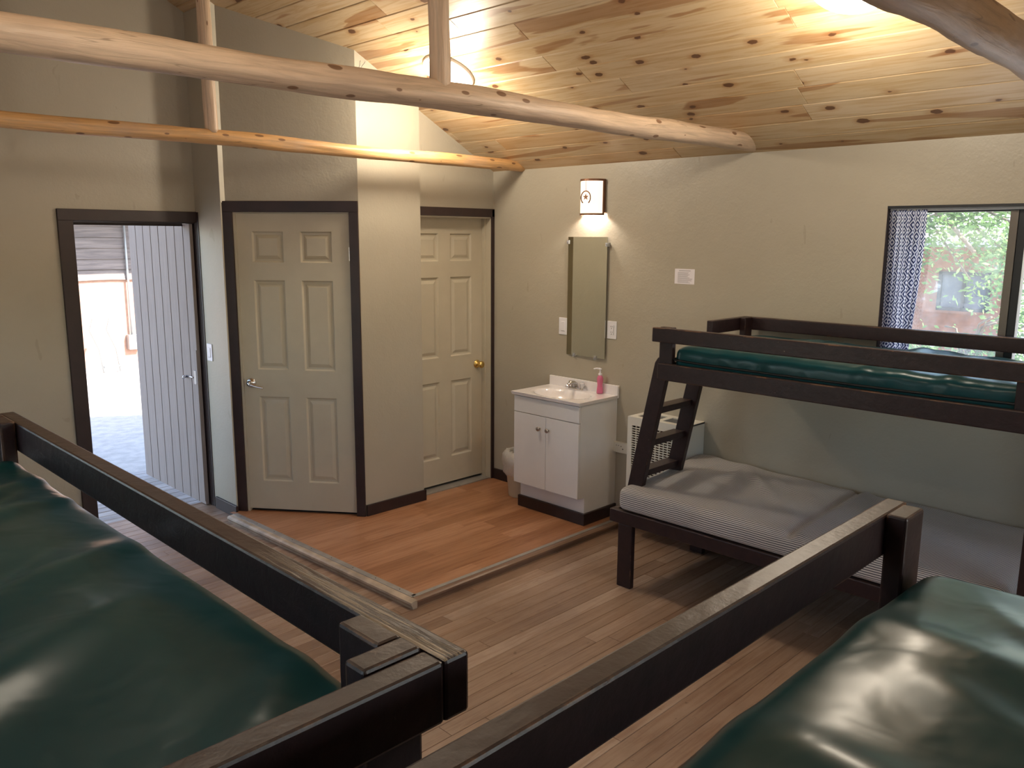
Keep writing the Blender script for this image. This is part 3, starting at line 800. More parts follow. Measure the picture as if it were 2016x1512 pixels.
a_ = [bm.verts.new(p-nn*.001) for p in star]; b_ = [bm.verts.new(p+nn*.001) for p in star]
bm.faces.new(a_); bm.faces.new(b_[::-1])
for k in range(10): bm.faces.new((a_[k], a_[(k+1) % 10], b_[(k+1) % 10], b_[k]))
obj('star', bm, 'bronze', scn)
bm = bmesh.new()
add_tube(bm, [sp2(.036*math.sin(q), .043*math.cos(q)-.004) for q in [(-2.5+5.0*k/20) for k in range(21)]], .0042, 6)
obj('horseshoe', bm, 'bronze', scn)
bm = bmesh.new(); add_tube(bm, [sp2(0.0, .034), sp2(0.0, .112)], .0014, 6); obj('hanger', bm, 'bronze', scn)
ll = bpy.data.lights.new('sconce_bulb', 'POINT'); ll.energy = 9; ll.color = (1.0, 0.92, 0.82); ll.shadow_soft_size = 0.02
lo = bpy.data.objects.new('sconce_bulb', ll); COL.objects.link(lo); lo.parent = scn; lo.location = Vector((-0.055, SCY, 2.16))-scn.location

# ------------------------------------------------------------------ ceiling lamps
nr = Vector((-SL, 0, -1)).normalized(); nl = Vector((SL, 0, -1)).normalized()
labs = ['round lit dome ceiling lamp behind the vertical post of the thick pole', 'round lit dome ceiling lamp beside the thick dark log at the top edge',
        'unseen dome ceiling lamp added on the left roof slope to brighten the room']
for (x, y), lab in zip(LAMPS, labs):
    n_ = nr if x > RX else nl
    p = Vector((x, y, ztop(x)))
    e = thing('ceiling_lamp', lab, 'ceiling lamp', p, 'dome ceiling lamps')
    bm = bmesh.new(); add_lathe(bm, [(0.165, -0.005), (0.165, 0.012), (0.158, 0.020), (0.145, 0.022), (0.143, 0.014)], p, n_, 48, caps=False)
    obj('rim', bm, 'white', e)
    bm = bmesh.new(); add_lathe(bm, [(0.143, 0.010)]+[(0.143*math.cos(q), 0.012+0.062*math.sin(q)) for q in [k*PI/2/10 for k in range(11)]], p, n_, 48, caps=False)
    obj('glass_dome', bm, 'dome', e)
    ll = bpy.data.lights.new('lamp_bulb', 'POINT'); ll.energy = (38 if y > -1 else 29) if x > RX else 14; ll.color = (1.0, 0.87, 0.70); ll.shadow_soft_size = 0.09
    lo = bpy.data.objects.new('lamp_bulb', ll); COL.objects.link(lo); lo.parent = e; lo.location = n_*0.27

# ------------------------------------------------------------------ beams
def pole(name, label, mat, p0, p1, r0, r1, seed, group=None, cat='beam', flat=False):
    bm = bmesh.new(); p0, p1 = Vector(p0), Vector(p1); n = 60
    L = (p1-p0).length; pts = []
    for k in range(n+1):
        q = k/n; p = p0.lerp(p1, q)
        d = Vector((noise.noise((q*L*1.1, seed, 0)), noise.noise((q*L*1.1, seed, 9)), noise.noise((q*L*1.1, seed, 5))))*r0*0.22
        pts.append(p+d)
    def rf(L_, a):
        r = 1+0.15*noise.noise((L_*2.2, math.cos(a)*1.2+seed*3, math.sin(a)*1.2))+0.07*noise.noise((L_*7, math.cos(a)*2+seed*5, math.sin(a)*2))
        fac = math.cos((a*7/(2*PI) % 1-0.5)*2*PI/7)  # slight hewn facets
        return r*(0.94+0.06*fac*1.0)
    add_tube(bm, pts, lambda q: r0+(r1-r0)*q, 28, uvl=True, rfun=rf)
    o = obj(name, bm, mat); tag(o, label, cat, group)
    return o
pole('roof_pole', 'thin orange pine pole spanning the far end near the doors', 'pole_orange', (0.03, -0.30, 2.466), (LX+.0, -0.30, 2.468), 0.040, 0.038, 2.0)
pole('roof_pole', 'thicker greyish pine pole spanning the room above the vanity side', 'pole', (0.06, -2.16, 2.50), (LX+.0, -2.175, 2.445), 0.050, 0.050, 5.0)
pole('roof_log', 'thick dark log crossing the top right corner', 'pole_dark', (0.06, -3.90, 2.50), (LX, -3.90, 2.49), 0.058, 0.062, 8.0)
pole('king_post', 'vertical pole standing on the thin orange pole', 'pole', (-2.36, -0.30, 2.49), (-2.37, -0.30, ZR-.01), 0.036, 0.036, 11.0, cat='post')
pole('king_post', 'vertical pole standing on the thicker pole by the lamp', 'pole', (-2.355, -2.168, 2.50), (-2.37, -2.16, ZR-.01), 0.038, 0.040, 14.0, cat='post')
pole('king_post', 'vertical pole standing on the thick dark log', 'pole', (-2.37, -3.90, 2.56), (-2.37, -3.90, ZR-.06), 0.045, 0.045, 17.0, cat='post')

# ------------------------------------------------------------------ vanity
va = thing('bathroom_vanity', 'white two-door vanity cabinet with a moulded sink top', 'vanity', (-0.2, -0.94, PZ))
VX, VY0, VY1 = -0.4066, -1.240, -0.636
BK = -0.003
bm = bmesh.new()
side = [(BK, .10), (VX+.07, .10), (VX+.07, .235), (VX+.018, .235), (VX+.018, .872), (BK, .872)]
for y0 in (VY0+.004, VY1-.020): add_prism(bm, [(x, y0, z) for x, z in side], (0, .016, 0))
add_box(bm, VX+.018, BK, VY0+.02, VY1-.02, .235, .25); add_box(bm, -.01, BK, VY0+.02, VY1-.02, .1, .872)
add_box(bm, VX+.018, VX+.03, VY0+.02, VY1-.02, .745, .765); add_box(bm, VX+.018, VX+.03, VY0+.02, VY1-.02, .235, .872)
obj('cabinet_box', bm, 'white', va)
obj('toe_kick', box(VX+.07, VX+.082, VY0+.02, VY1-.02, .10, .235), 'white', va)
obj('base_trim', box(VX+.052, BK, VY0-.012, VY1+.006, PZ, .125), 'trim', va, bevel=0.003, label='dark brown base trim')
ym = -0.943
obj('drawer_front', box(VX, VX+.017, VY0+.004, VY1-.004, .755, .866), 'white', va, bevel=0.0015)
for y0, y1, ky in ((VY0+.004, ym-.0015, -.968), (ym+.0015, VY1-.004, -.887)):
    d = obj('cabinet_door', box(VX, VX+.017, y0, y1, .238, .750), 'white', va, bevel=0.0015)
    bm = bmesh.new(); add_lathe(bm, [(0.006, 0), (0.006, 0.010), (0.013, 0.014), (0.0155, 0.020), (0.013, 0.026), (0.005, 0.028), (0.0, 0.028)], (VX, ky, .664), (-1, 0, 0), 20)
    obj('knob', bm, 'nickel', d, label='brushed nickel knob')
# moulded top with basin
bm = bmesh.new()
nx, ny = 48, 64; X0, X1, Y0, Y1 = -0.425, -0.02, -1.252, -0.622
grid = []
for i in range(nx+1):
    row = []
    for j in range(ny+1):
        x = X0+(X1-X0)*i/nx; y = Y0+(Y1-Y0)*j/ny
        r = math.sqrt(((x+.235)/.135)**2+((y+.937)/.205)**2)
        z = .895
        if r < 1.12:
            q = min(1, max(0, (1.12-r)/1.12)); z -= 0.10*(1-(1-min(1, q*1.5))**3)*0.9+0.0
        if 1.12 <= r < 1.22: z -= 0.002
        row.append(bm.verts.new((x, y, z)))
    grid.append(row)
for i in range(nx):
    for j in range(ny): f = bm.faces.new((grid[i][j], grid[i+1][j], grid[i+1][j+1], grid[i][j+1])); f.smooth = True
bt = .873
rim = [grid[0][j] for j in range(ny+1)]+[grid[i][ny] for i in range(1, nx+1)]+[grid[nx][j] for j in range(ny-1, -1, -1)]+[grid[i][0] for i in range(nx-1, 0, -1)]
low = []
for v in rim:
    c_ = Vector((max(min(v.co.x, X1), X0+.006), max(min(v.co.y, Y1-.006), Y0+.006), bt)); low.append(bm.verts.new(c_))
for k in range(len(rim)): bm.faces.new((rim[k], rim[(k+1) % len(rim)], low[(k+1) % len(rim)], low[k]))
sk = obj('sink_top', bm, 'marble', va)
obj('backsplash', box(-.022, BK, -1.252, -.622, .873, .962), 'marble', va, bevel=0.003)
bm = bmesh.new(); add_lathe(bm, [(0.022, 0), (0.021, 0.003), (0.0, 0.001)], (-.235, -.937, .806), (0, 0, 1), 20); obj('drain', bm, 'chrome', va)
# faucet
fa = obj('faucet', box(-.078, -.030, -.985, -.835, .893, .912), 'chrome', va, bevel=0.008, segs=3, label='chrome two-handle faucet')
bm = bmesh.new(); add_tube(bm, [(-.05, -.91, .905), (-.055, -.91, .935), (-.085, -.91, .950), (-.13, -.91, .945), (-.155, -.91, .93), (-.158, -.91, .918)], lambda q: .014-.003*q, 14); obj('spout', bm, 'chrome', fa)
for yy in (-.858, -.962):
    bm = bmesh.new(); add_lathe(bm, [(0.013, 0), (0.012, .012), (0.019, .018), (0.020, .036), (0.015, .044), (0, .046)], (-.052, yy, .908), (0, 0, 1), 10); obj('handle', bm, 'acrylic' if yy < -.9 else 'chrome', fa)
# soap bottle
sb = thing('soap_bottle', 'pink pump bottle of liquid soap on the vanity top', 'soap bottle', (-.045, -1.118, .895))
bm = bmesh.new(); add_lathe(bm, [(0.0, 0.0), (0.021, 0.0), (0.023, .006), (0.021, .03), (0.018, .06), (0.021, .085), (0.022, .105), (0.015, .122), (0.011, .128)], (-.05, -1.118, .896), (0, 0, 1), 24, caps=False); obj('body', bm, 'pink', sb)
bm = bmesh.new(); add_lathe(bm, [(0.012, .124), (0.013, .14), (0.006, .142), (0.0045, .165), (0.010, .167), (0.010, .174), (0, .176)], (-.05, -1.118, .896), (0, 0, 1), 18); add_tube(bm, [(-.05, -1.118, 1.068), (-.065, -1.098, 1.070), (-.078, -1.082, 1.066)], lambda q: .006-.002*q, 8); obj('pump', bm, 'plastic', sb)

# ------------------------------------------------------------------ trash can
tc = thing('trash_can', 'beige plastic trash can with a clear liner bag beside the vanity', 'trash can', (-.165, -.475, PZ))
bm = bmesh.new(); add_lathe(bm, [(0.0, 0.0), (0.088, 0.0), (0.092, .01), (0.115, .265), (0.119, .268), (0.117, .275), (0.11, .27), (0.086, .01), (0.0, .008)], (-.165, -.475, PZ), (0, 0, 1), 32, caps=False); obj('bin', bm, 'can', tc)
bm = bmesh.new()
seg = 48; rings = []
prof = [(0.121, .17), (0.132, .19), (0.128, .23), (0.140, .27), (0.138, .31), (0.118, .345), (0.085, .35), (0.10, .30), (0.095, .2)]
for i, (r, h) in enumerate(prof):
    rings.append([bm.verts.new((-.165+r*math.cos(2*PI*k/seg)*(1+.10*noise.noise((k*.9, i*1.7, 3))), -.475+r*math.sin(2*PI*k/seg)*(1+.10*noise.noise((k*.9, i*1.7, 3))), PZ+h+.018*noise.noise((k*.7, i, 7)))) for k in range(seg)])
for a, b in zip(rings, rings[1:]):
    for k in range(seg): f = bm.faces.new((a[k], a[(k+1) % seg], b[(k+1) % seg], b[k])); f.smooth = True
obj('liner_bag', bm, 'bag', tc, label='crumpled clear plastic liner bag')

# ------------------------------------------------------------------ heater
HX, HY0, HY1, HZ0, HZ1 = -0.218, -1.925, -1.490, 0.22, 0.820
he = thing('wall_heater', 'ivory console wall heater with a grid front behind the bunk ladder', 'heater', (-.1, -1.7, 0))
bm = bmesh.new()
add_box(bm, HX+.012, 0, HY0, HY0+.008, HZ0, HZ1-.004); add_box(bm, HX+.012, 0, HY1-.008, HY1, HZ0, HZ1-.004)
add_box(bm, HX+.06, HX+.066, HY0+.008, HY1-.008, .24, HZ1-.02)
add_box(bm, HX+.012, 0, HY0, HY1, .22, .24)
obj('casing', bm, 'ivory', he)
# top plate with two vents
bm = bmesh.new()
fy = [HY0, HY0+.045, (HY0+HY1)/2-.018, (HY0+HY1)/2+.018, HY1-.045, HY1]
fx = [HX, HX+.045, -.05, 0]
for i in range(3):
    for j in range(5):
        if i == 1 and j in (1, 3): continue
        add_box(bm, fx[i], fx[i+1], fy[j], fy[j+1], HZ1-.012, HZ1)
bmesh.ops.remove_doubles(bm, verts=bm.verts, dist=1e-6)
obj('top_plate', bm, 'ivory', he)
for j in (1, 3):
    bm = bmesh.new(); add_box(bm, fx[1], fx[2], fy[j], fy[j+1], HZ1-.022, HZ1-.016)
    for k in range(8):
        x = fx[1]+.006+k*(fx[2]-fx[1]-.008)/8; add_box(bm, x, x+.004, fy[j], fy[j+1], HZ1-.016, HZ1-.004)
    obj('top_vent', bm, 'grille', he, label='dark slotted top vent')
bm = bmesh.new()
add_box(bm, HX, HX+.012, HY0, HY1, HZ1-.055, HZ1-.012); add_box(bm, HX, HX+.012, HY0, HY1, HZ0, .30)
add_box(bm, HX, HX+.012, HY0, HY0+.035, .30, HZ1-.055); add_box(bm, HX, HX+.012, HY1-.035, HY1, .30, HZ1-.055)
ncol, nrow = 12, 30
gy0, gy1, gz0, gz1 = HY0+.035, HY1-.035, .30, HZ1-.055
for k in range(1, ncol): y = gy0+(gy1-gy0)*k/ncol; add_box(bm, HX+.001, HX+.009, y-.0022, y+.0022, gz0, gz1)
for k in range(1, nrow): z = gz0+(gz1-gz0)*k/nrow; add_box(bm, HX+.002, HX+.008, gy0, gy1, z-.0028, z+.0028)
obj('grid_front', bm, 'ivory', he)
obj('burner_panel', box(HX+.04, HX+.05, HY0+.01, HY1-.01, .24, HZ1-.06), plain('rusty_burner_panel', (0.06, 0.03, 0.02, 1), 0.8), he)

# ------------------------------------------------------------------ notice paper
pn = thing('notice_paper', 'small white printed notice taped to the wall right of the mirror', 'paper', (0, -1.73, 1.67))
obj('sheet', box(-.0018, -.0002, -1.804, -1.660, 1.672, 1.766), 'paper', pn)
bm = bmesh.new(); rr = random.Random(4)
add_box(bm, -.0022, -.0017, -1.775, -1.69, 1.753, 1.7565)
z = 1.742
for k in range(11):
    a = -1.682-(.0 if k % 3 else .0); ln = rr.uniform(.07, .112)
    add_box(bm, -.0022, -.0017, a-ln, a, z, z+.0022); z -= .0062
obj('printed_lines', bm, 'ink', pn)

# ------------------------------------------------------------------ window + curtain
def window(name, X, y0, y1, z0, z1, sgn, lab, mull):
    """X: inner wall plane, sgn +1 -> outside is +X"""
    e = sthing(name, lab, 'window', (X, (y0+y1)/2, z0))
    a, b = X+sgn*.055, X+sgn*.105
    bm = bmesh.new(); F_ = .034
    add_box(bm, a, b, y0, y1, z1-F_, z1); add_box(bm, a, b, y0, y1, z0, z0+F_); add_box(bm, a, b, y0, y0+F_, z0, z1); add_box(bm, a, b, y1-F_, y1, z0, z1)
    add_box(bm, a-.004*sgn, b, mull-.030, mull+.006, z0, z1)
    fr = obj('window_frame', bm, 'frame_black', e)
    bm = bmesh.new(); add_box(bm, a-.012*sgn, a+.01*sgn, mull+.006, mull+.040, z0+.03, z1-.03)
    obj('sash', bm, 'frame_bronze', e)
    obj('glass_pane', box(X+sgn*.074, X+sgn*.077, y0+.03, y1-.03, z0+.03, z1-.03), 'glass', e)
    return e
e = window('window_1', 0, WY1, WY0, WZ0, WZ1, 1, 'black-framed sliding window behind the top bunk', -3.535)
obj('window_sill', box(-.012, .055, WY1, WY0, WZ0-.02, WZ0+.004), 'trim', e)
obj('reveal_lining', box(.0, .055, WY0-.004, WY0-.0005, WZ0, WZ1), 'trim', e)
obj('reveal_lining', box(.0, .055, WY1, WY0, WZ1-.014, WZ1-.0005), 'frame_black', e)
window('fill_window_2', LX, -2.2, -0.3, WZ0, WZ1, -1, 'unseen sliding window added near the doorway to let daylight in', -1.2)  # unseen, added for daylight and blue reflections on the left mattress
window('fill_window_3', LX, -4.0, -3.1, WZ0, WZ1, -1, 'unseen sliding window added behind the left bunk to let daylight in', -3.55)  # another unseen window, added as a daylight source
e = sthing('fill_window_4', 'unseen wide window added in the rear gable wall for daylight', 'window', (-2.35, RY, 1.0))  # added behind the camera to bring in daylight from the rear
bm = bmesh.new()
for a, b, c_, d_ in ((-3.3, -1.4, 1.0, 1.04), (-3.3, -1.4, 2.16, 2.2), (-3.3, -3.26, 1.0, 2.2), (-1.44, -1.4, 1.0, 2.2), (-2.37, -2.33, 1.0, 2.2)): add_box(bm, a, b, RY-.10, RY-.05, c_, d_)
obj('window_frame', bm, 'frame_black', e)
obj('glass_pane', box(-3.28, -1.42, RY-.08, RY-.077, 1.02, 2.18), 'glass', e)

cu = thing('window_curtain', 'blue and white diamond patterned curtain gathered at the left of the window', 'curtain', (.03, -3.02, 1.1))
bm = bmesh.new(); add_box(bm, .028, .048, WY1, WY0-.005, 2.099, 2.111); obj('curtain_rod', bm, 'white', cu)
bm = bmesh.new(); uv = bm.loops.layers.uv.verify()
nu, nvv = 90, 40; g_ = []
for j in range(nvv+1):
    q = j/nvv; z = 2.106-q*(2.106-1.17); row = []
    y1_ = -3.128-0.03*math.sin(q*PI*.5)*0+0.045*max(0, q-.15)      # right edge drifts left lower down
    y0_ = -2.944
    for i in range(nu+1):
        p = i/nu; y = y0_+(y1_-y0_)*p
        amp = .014*(0.5+.6*q)
        x = .026+amp*math.sin(p*2*PI*6.5+.7*math.sin(q*3))+.006*math.sin(p*31+q*5)
        if q < .06: x = .026+(x-.026)*(.4+q*10)
        row.append((bm.verts.new((x, y+.006*math.sin(q*7+p*9)*q, z)), (p*0.34, -z)))
    g_.append(row)
for j in range(nvv):
    for i in range(nu):
        qd = (g_[j][i], g_[j][i+1], g_[j+1][i+1], g_[j+1][i]); f = bm.faces.new([a[0] for a in qd]); f.smooth = True
        for lp, a in zip(f.loops, qd): lp[uv].uv = a[1]
obj('fabric', bm, 'curtain', cu)

# ------------------------------------------------------------------ mattress builder
def mattress(name, label, cat, L, W, T, mat, xf, seed, fold, r=0.045, crown=0.02, cell=0.03, group=None, seam=None, dispf=None):
    """local: x 0..L (long), y 0..W, z 0..T ; xf maps local -> world"""
    bm = bmesh.new(); uv = bm.loops.layers.uv.verify()
    nx, ny, nz = max(8, int(L/cell)), max(8, int(W/cell)), 6
    def shape(p):
        c = Vector((min(max(p.x, r), L-r), min(max(p.y, r), W-r), min(max(p.z, r*.9), T-r*.9)))
        d = p-c
        n_ = d.normalized() if d.length > 1e-7 else Vector((0, 0, 1))
        q = c+Vector((n_.x*r, n_.y*r, n_.z*r*.9)) if d.length > 1e-7 else p
        ex_ = min(p.x, L-p.x)/L; ey = min(p.y, W-p.y)/W
        cr = crown*max(0, min(1, ex_*5))**.5*max(0, min(1, ey*4))**.5
        if p.z > T-1e-4: q = q+Vector((0, 0, cr))
        if p.z > 1e-4:
            w_ = dispf(p, L, W, T) if dispf else 0
            q = q+n_*w_
        return q
    def face(fn, na, nb, uvf):
        g = [[fn(i/na, j/nb) for j in range(nb+1)] for i in range(na+1)]
        vs = [[bm.verts.new(shape(p)) for p in row] for row in g]
        for i in range(na):
            for j in range(nb):
                ids = ((i, j), (i+1, j), (i+1, j+1), (i, j+1)); f = bm.faces.new([vs[a][b] for a, b in ids]); f.smooth = True
                for lp, (a, b) in zip(f.loops, ids): lp[uv].uv = uvf(g[a][b])
    face(lambda a, b: Vector((a*L, b*W, T)), nx, ny, lambda p: (p.x, p.y))
    face(lambda a, b: Vector((a*L, b*W, 0)), nx//3, ny//3, lambda p: (p.x, p.y))
    face(lambda a, b: Vector((a*L, 0, b*T)), nx, nz, lambda p: (p.x, -T+p.z))
    face(lambda a, b: Vector((a*L, W, b*T)), nx, nz, lambda p: (p.x, W+T-p.z))
    face(lambda a, b: Vector((0, a*W, b*T)), ny, nz, lambda p: (T-p.z, p.y))
    face(lambda a, b: Vector((L, a*W, b*T)), ny, nz, lambda p: (L+T-p.z, p.y))
    bmesh.ops.remove_doubles(bm, verts=bm.verts, dist=1e-4)
    for v in bm.verts: v.co = xf @ v.co
    e = thing(name, label, cat, xf @ Vector((L/2, W/2, 0)), group)
    o = obj('cover', bm, mat, e, smooth=True)
    md = o.modifiers.new('sub', 'SUBSURF'); md.levels = 1; md.render_levels = 1
    # piping along the sides
    if mat == 'vinyl':
        bm = bmesh.new(); P = []
        z = T*.50
        loop = [(r*.3, -.004), (L-r*.3, -.004), (L+.004, r*.3), (L+.004, W-r*.3), (L-r*.3, W+.004), (r*.3, W+.004), (-.004, W-r*.3), (-.004, r*.3)]
        for k in range(8):
            a, b = loop[k], loop[(k+1) % 8]; m_ = 24 if k % 2 == 0 else 2
            for j in range(m_):
                q = j/m_; x, y = a[0]+(b[0]-a[0])*q, a[1]+(b[1]-a[1])*q
                p = Vector((x, y, z)); dd = dispf(p, L, W, T) if dispf else 0
                c = Vector((L/2, W/2, z)); out = Vector((-1 if x < r else (1 if x > L-r else 0), -1 if y < r else (1 if y > W-r else 0), 0)).normalized() if (x < r or x > L-r or y < r or y > W-r) else Vector((0, 0, 0))
                sag = -.012*max(0.0, math.sin(PI*min(1, max(0, x/L))))**.5
                P.append(xf @ (p+out*dd+Vector((0, 0, sag))))
        P.append(P[0]); add_tube(bm, P, .0062, 6); obj('piping', bm, 'piping', e)
    return e
def ridge(x): return 1-abs(x)
def fold_vinyl(seed, ang, amp=.013, fr=5.0):
    ca_, sa_ = math.cos(ang), math.sin(ang)
    def f(p, L, W, T):
        u = p.x*ca_+p.y*sa_; v = -p.x*sa_+p.y*ca_
        wv = noise.noise((u*1.3+seed, v*1.1, seed))*.9
        a = noise.noise((u*.8+seed*2, (v+wv*.22)*fr, seed*1.3))
        b = ridge(noise.noise((u*.9-seed, (v+wv*.3)*fr*.55, seed*2.1))*3.0)
        env = .55+.9*noise.noise((p.x*1.4, p.y*1.4, seed+4))
        k = 1.0 if p.z > T-1e-4 else .45
        return amp*k*(a*1.1*env+max(0, b)*.7*max(0, env))+.010*k*noise.noise((p.x*2, p.y*2, seed))
    return f
def folds(seed, ang, n, jit, amp, L0=1.6, W0=.8, curv=0.0, base=None):
    rr = random.Random(seed); F_ = []
    for k in range(n):
        F_.append((rr.uniform(.05, L0-.05), rr.uniform(.05, W0-.05), ang+rr.uniform(-jit, jit), rr.uniform(.16, .42),
                   rr.uniform(.020, .050), amp*rr.uniform(.5, 1.0)*(1 if rr.random() < .72 else -.8), curv*rr.uniform(.4, 1.4)))
    def f(p, L, W, T):
        d = base(p, L, W, T) if base else 0
        k = 1.0 if p.z > T-1e-4 else .4
        for (x, y, a, ln, wd, am, cv) in F_:
            dx, dy = p.x-x, p.y-y
            u = dx*math.cos(a)+dy*math.sin(a)
            if abs(u) > ln*2.2: continue
            v = -dx*math.sin(a)+dy*math.cos(a)-cv*u*u
            if abs(v) > wd*3: continue
            d += k*am*math.exp(-(v/wd)**2)*math.exp(-(u/ln)**4)
        e_ = min(p.x, L-p.x, p.y, W-p.y)
        return d*(.35+.65*min(1, max(0, e_/.12))) if p.z > T-1e-4 else d*.35
    return f
def side_pucker(base, seed):
    def f(p, L, W, T):
        d = base(p, L, W, T)
        if p.z < T-1e-4 or min(p.y, W-p.y) < .12:
            d += .006*noise.noise((p.x*16, p.z*5, seed))
        return d
    return f

# ------------------------------------------------------------------ bunk builder
def bunk(label, xf, open_end, ladder, seed, L=1.745):
    """local frame: x 0..L along the front rail, y 0..D from the front rail back, z up.
       open_end: the x=0 end has the ladder gap. returns thing"""
    D = 0.925
    e = thing('bunk_bed', label, 'bunk bed', xf @ Vector((L/2, D/2, 0)), 'dark wooden bunk beds')
    def b(name, x0, x1, y0, y1, z0, z1, lab=None):
        bm = bmesh.new(); add_box(bm, x0, x1, y0, y1, z0, z1)
        # split lengthways so that worn edges can wobble a little
        for v in bm.verts: v.co = xf @ v.co
        return obj(name, bm, 'lumber', e, bevel=0.0045, segs=2, label=lab)
    T = 0.036; zt = 1.507
    fr_ = b('top_rail', 0, L, 0, T, 1.434, zt)                       # front guard rail
    if seed == 2: fr_.data.materials.clear(); fr_.data.materials.append(M['lumber_worn']); fr_['label'] = 'rail with bare worn wood along its top edge'
    b('top_rail', 0, L, D-T, D, 1.434, zt)                     # back guard rail
    b('top_rail', L-T, L, T, D-T, 1.434, zt)
    if open_end: b('top_rail', 0, T, D-.41, D-T, 1.434, zt)
    else: b('top_rail', 0, T, T, D-T, 1.434, zt)
    # side rails and deck
    b('side_rail', T, L-T, T*.0+.004, T+.004, 1.240, 1.325 if ladder else 1.283)
    b('side_rail', T, L-T, D-T, D-.001, 1.240, 1.325)
    b('side_rail', L-T-.036, L-T, T, D-T, 1.240, 1.325)
    b('side_rail', T, T+.036, T+.004, D-T, 1.240, 1.325)
    b('deck_board', T+.036, L-T-.036, T+.004, D-T, 1.262, 1.280)
    def lpost(sx, sy, z0):
        # two boards forming an L inside the corner
        xa = T+.001 if sx == 0 else L-T-.001; dx = 1 if sx == 0 else -1
        ya = T+.001 if sy == 0 else D-T-.001; dy = 1 if sy == 0 else -1
        b('post', xa-dx*.0, xa+dx*.036, ya+0*dy, ya+dy*.078, z0, zt+.004)
        b('post', xa+dx*.0362, xa+dx*.115, ya, ya+dy*.034, z0, zt+.004)
    z_open = 1.243 if open_end else 0.0
    if open_end:
        b('post', .022, .100, T+.0005, T+.035, z_open, zt+.002)
        b('post', T+.001, T+.037, D-T-.08, D-T-.001, 1.243, zt+.002)
    else:
        lpost(0, 0, 0); lpost(0, 1, 0)
    if open_end:
        b('post', L-.156, L-.076, T+.0005, T+.036, 1.243, zt); b('post', L-.0755, L-T-.001, T+.0005, T+.09, 0, zt)
        b('post', L-.0755, L-T-.001, D-T-.09, D-T-.001, 0, zt)
    else:
        lpost(1, 0, 0); lpost(1, 1, 0)
    # lower deck
    x0 = -.315 if open_end else .02; F_ = .096
    b('lower_rail', x0, L, F_, F_+T, .372, .446)
    b('lower_rail', x0, L, D-T-.04, D-.04, .372, .446)
    b('lower_rail', x0, x0+T, F_+T, D-T-.04, .372, .446)
    b('deck_board', x0+T, L-.12, F_+T, D-T-.04, .405, .425)
    if open_end:
        b('leg', x0+.060, x0+.155, F_+T*.1, F_+T*1.1, 0, .371); b('leg', x0+.060, x0+.155, D-T-.04, D-.04, 0, .371)
    if ladder:
        lx = xf
        yf, yb_ = .185, .555
        def st(y0, nm):
            bm = bmesh.new()
            t0 = Vector((-.106, 0, 1.325)); b0 = Vector((-.289, 0, .447))
            w_ = Vector((.098, 0, 0))
            pts = [b0, b0+w_, t0+w_+Vector((-.0, 0, 0)), t0+Vector((.02, 0, 0)), t0+Vector((0, 0, -.03))]
            add_prism(bm, [xf @ Vector((q.x, y0, q.z)) for q in pts], (xf.to_3x3() @ Vector((0, .036, 0))))
            return obj(nm, bm, 'lumber', e, bevel=0.004)
        st(yf, 'ladder_stile'); st(yb_, 'ladder_stile')
        for z in (.60, .785, .975, ):
            q = (z-.447)/(1.325-.447); x = -.289+.183*q
            bm = bmesh.new(); add_prism(bm, [xf @ Vector(p) for p in ((x+.006, yf+.036, z+.03), (x+.085, yf+.036, z+.03), (x+.085, yf+.036, z+.066), (x+.006, yf+.036, z+.066))], (xf.to_3x3() @ Vector((0, yb_-yf-.036, 0))))
            obj('ladder_rung', bm, 'lumber', e, bevel=0.003)
    return e

# local->world frames
def frame(o, ex_, ey_): return Matrix(((ex_[0], ey_[0], 0, o[0]), (ex_[1], ey_[1], 0, o[1]), (0, 0, 1, 0), (0, 0, 0, 1)))
FC = frame((-0.970, -2.185), (0, -1), (1, 0))        # bunk by the right wall
FA = frame((-3.877, -4.007), (0, 1), (-1, 0))        # left foreground
FB = frame((-2.983, -4.118), (-1, 0), (0, -1))       # right foreground
bunk('dark maroon bunk bed with a slanted ladder against the right wall', FC, True, True, 1, 1.796)
bunk('dark maroon bunk bed in the left foreground with an L-shaped corner post', FA, False, False, 2)
bunk('dark maroon bunk bed in the right foreground with a single flat corner post', FB, True, False, 3, 1.796)
def sub(fr_, x, y, z): return fr_ @ Matrix.Translation((x, y, z))
mattress('vinyl_mattress', 'green vinyl mattress with black piping on the top bunk by the window', 'mattress', 1.655, .80, .124, 'vinyl', sub(FC, .100, .046, 1.287), 3.1,
         None, r=.04, crown=.012, group='green vinyl bunk mattresses', dispf=side_pucker(folds(5, 1.35, 34, .5, .013, base=fold_vinyl(3.1, 1.2, .010, 4)), 2), cell=.022)
mattress('vinyl_mattress', 'large wrinkled green vinyl mattress in the left foreground', 'mattress', 1.59, .80, .122, 'vinyl', sub(FA, .078, .024, 1.288), 1.7,
         None, r=.05, crown=.035, group='green vinyl bunk mattresses', dispf=folds(41, -.85, 30, .22, .0115, base=fold_vinyl(1.7, -.85, .010, 2.4)), cell=.014)
mattress('vinyl_mattress', 'creased glossy green vinyl mattress in the right foreground', 'mattress', 1.64, .80, .122, 'vinyl', sub(FB, .020, .074, 1.288), 6.3,
         None, r=.05, crown=.035, group='green vinyl bunk mattresses', dispf=folds(23, 1.25, 22, .4, .011, curv=.8, base=fold_vinyl(6.3, 1.2, .012, 2.4)), cell=.014)
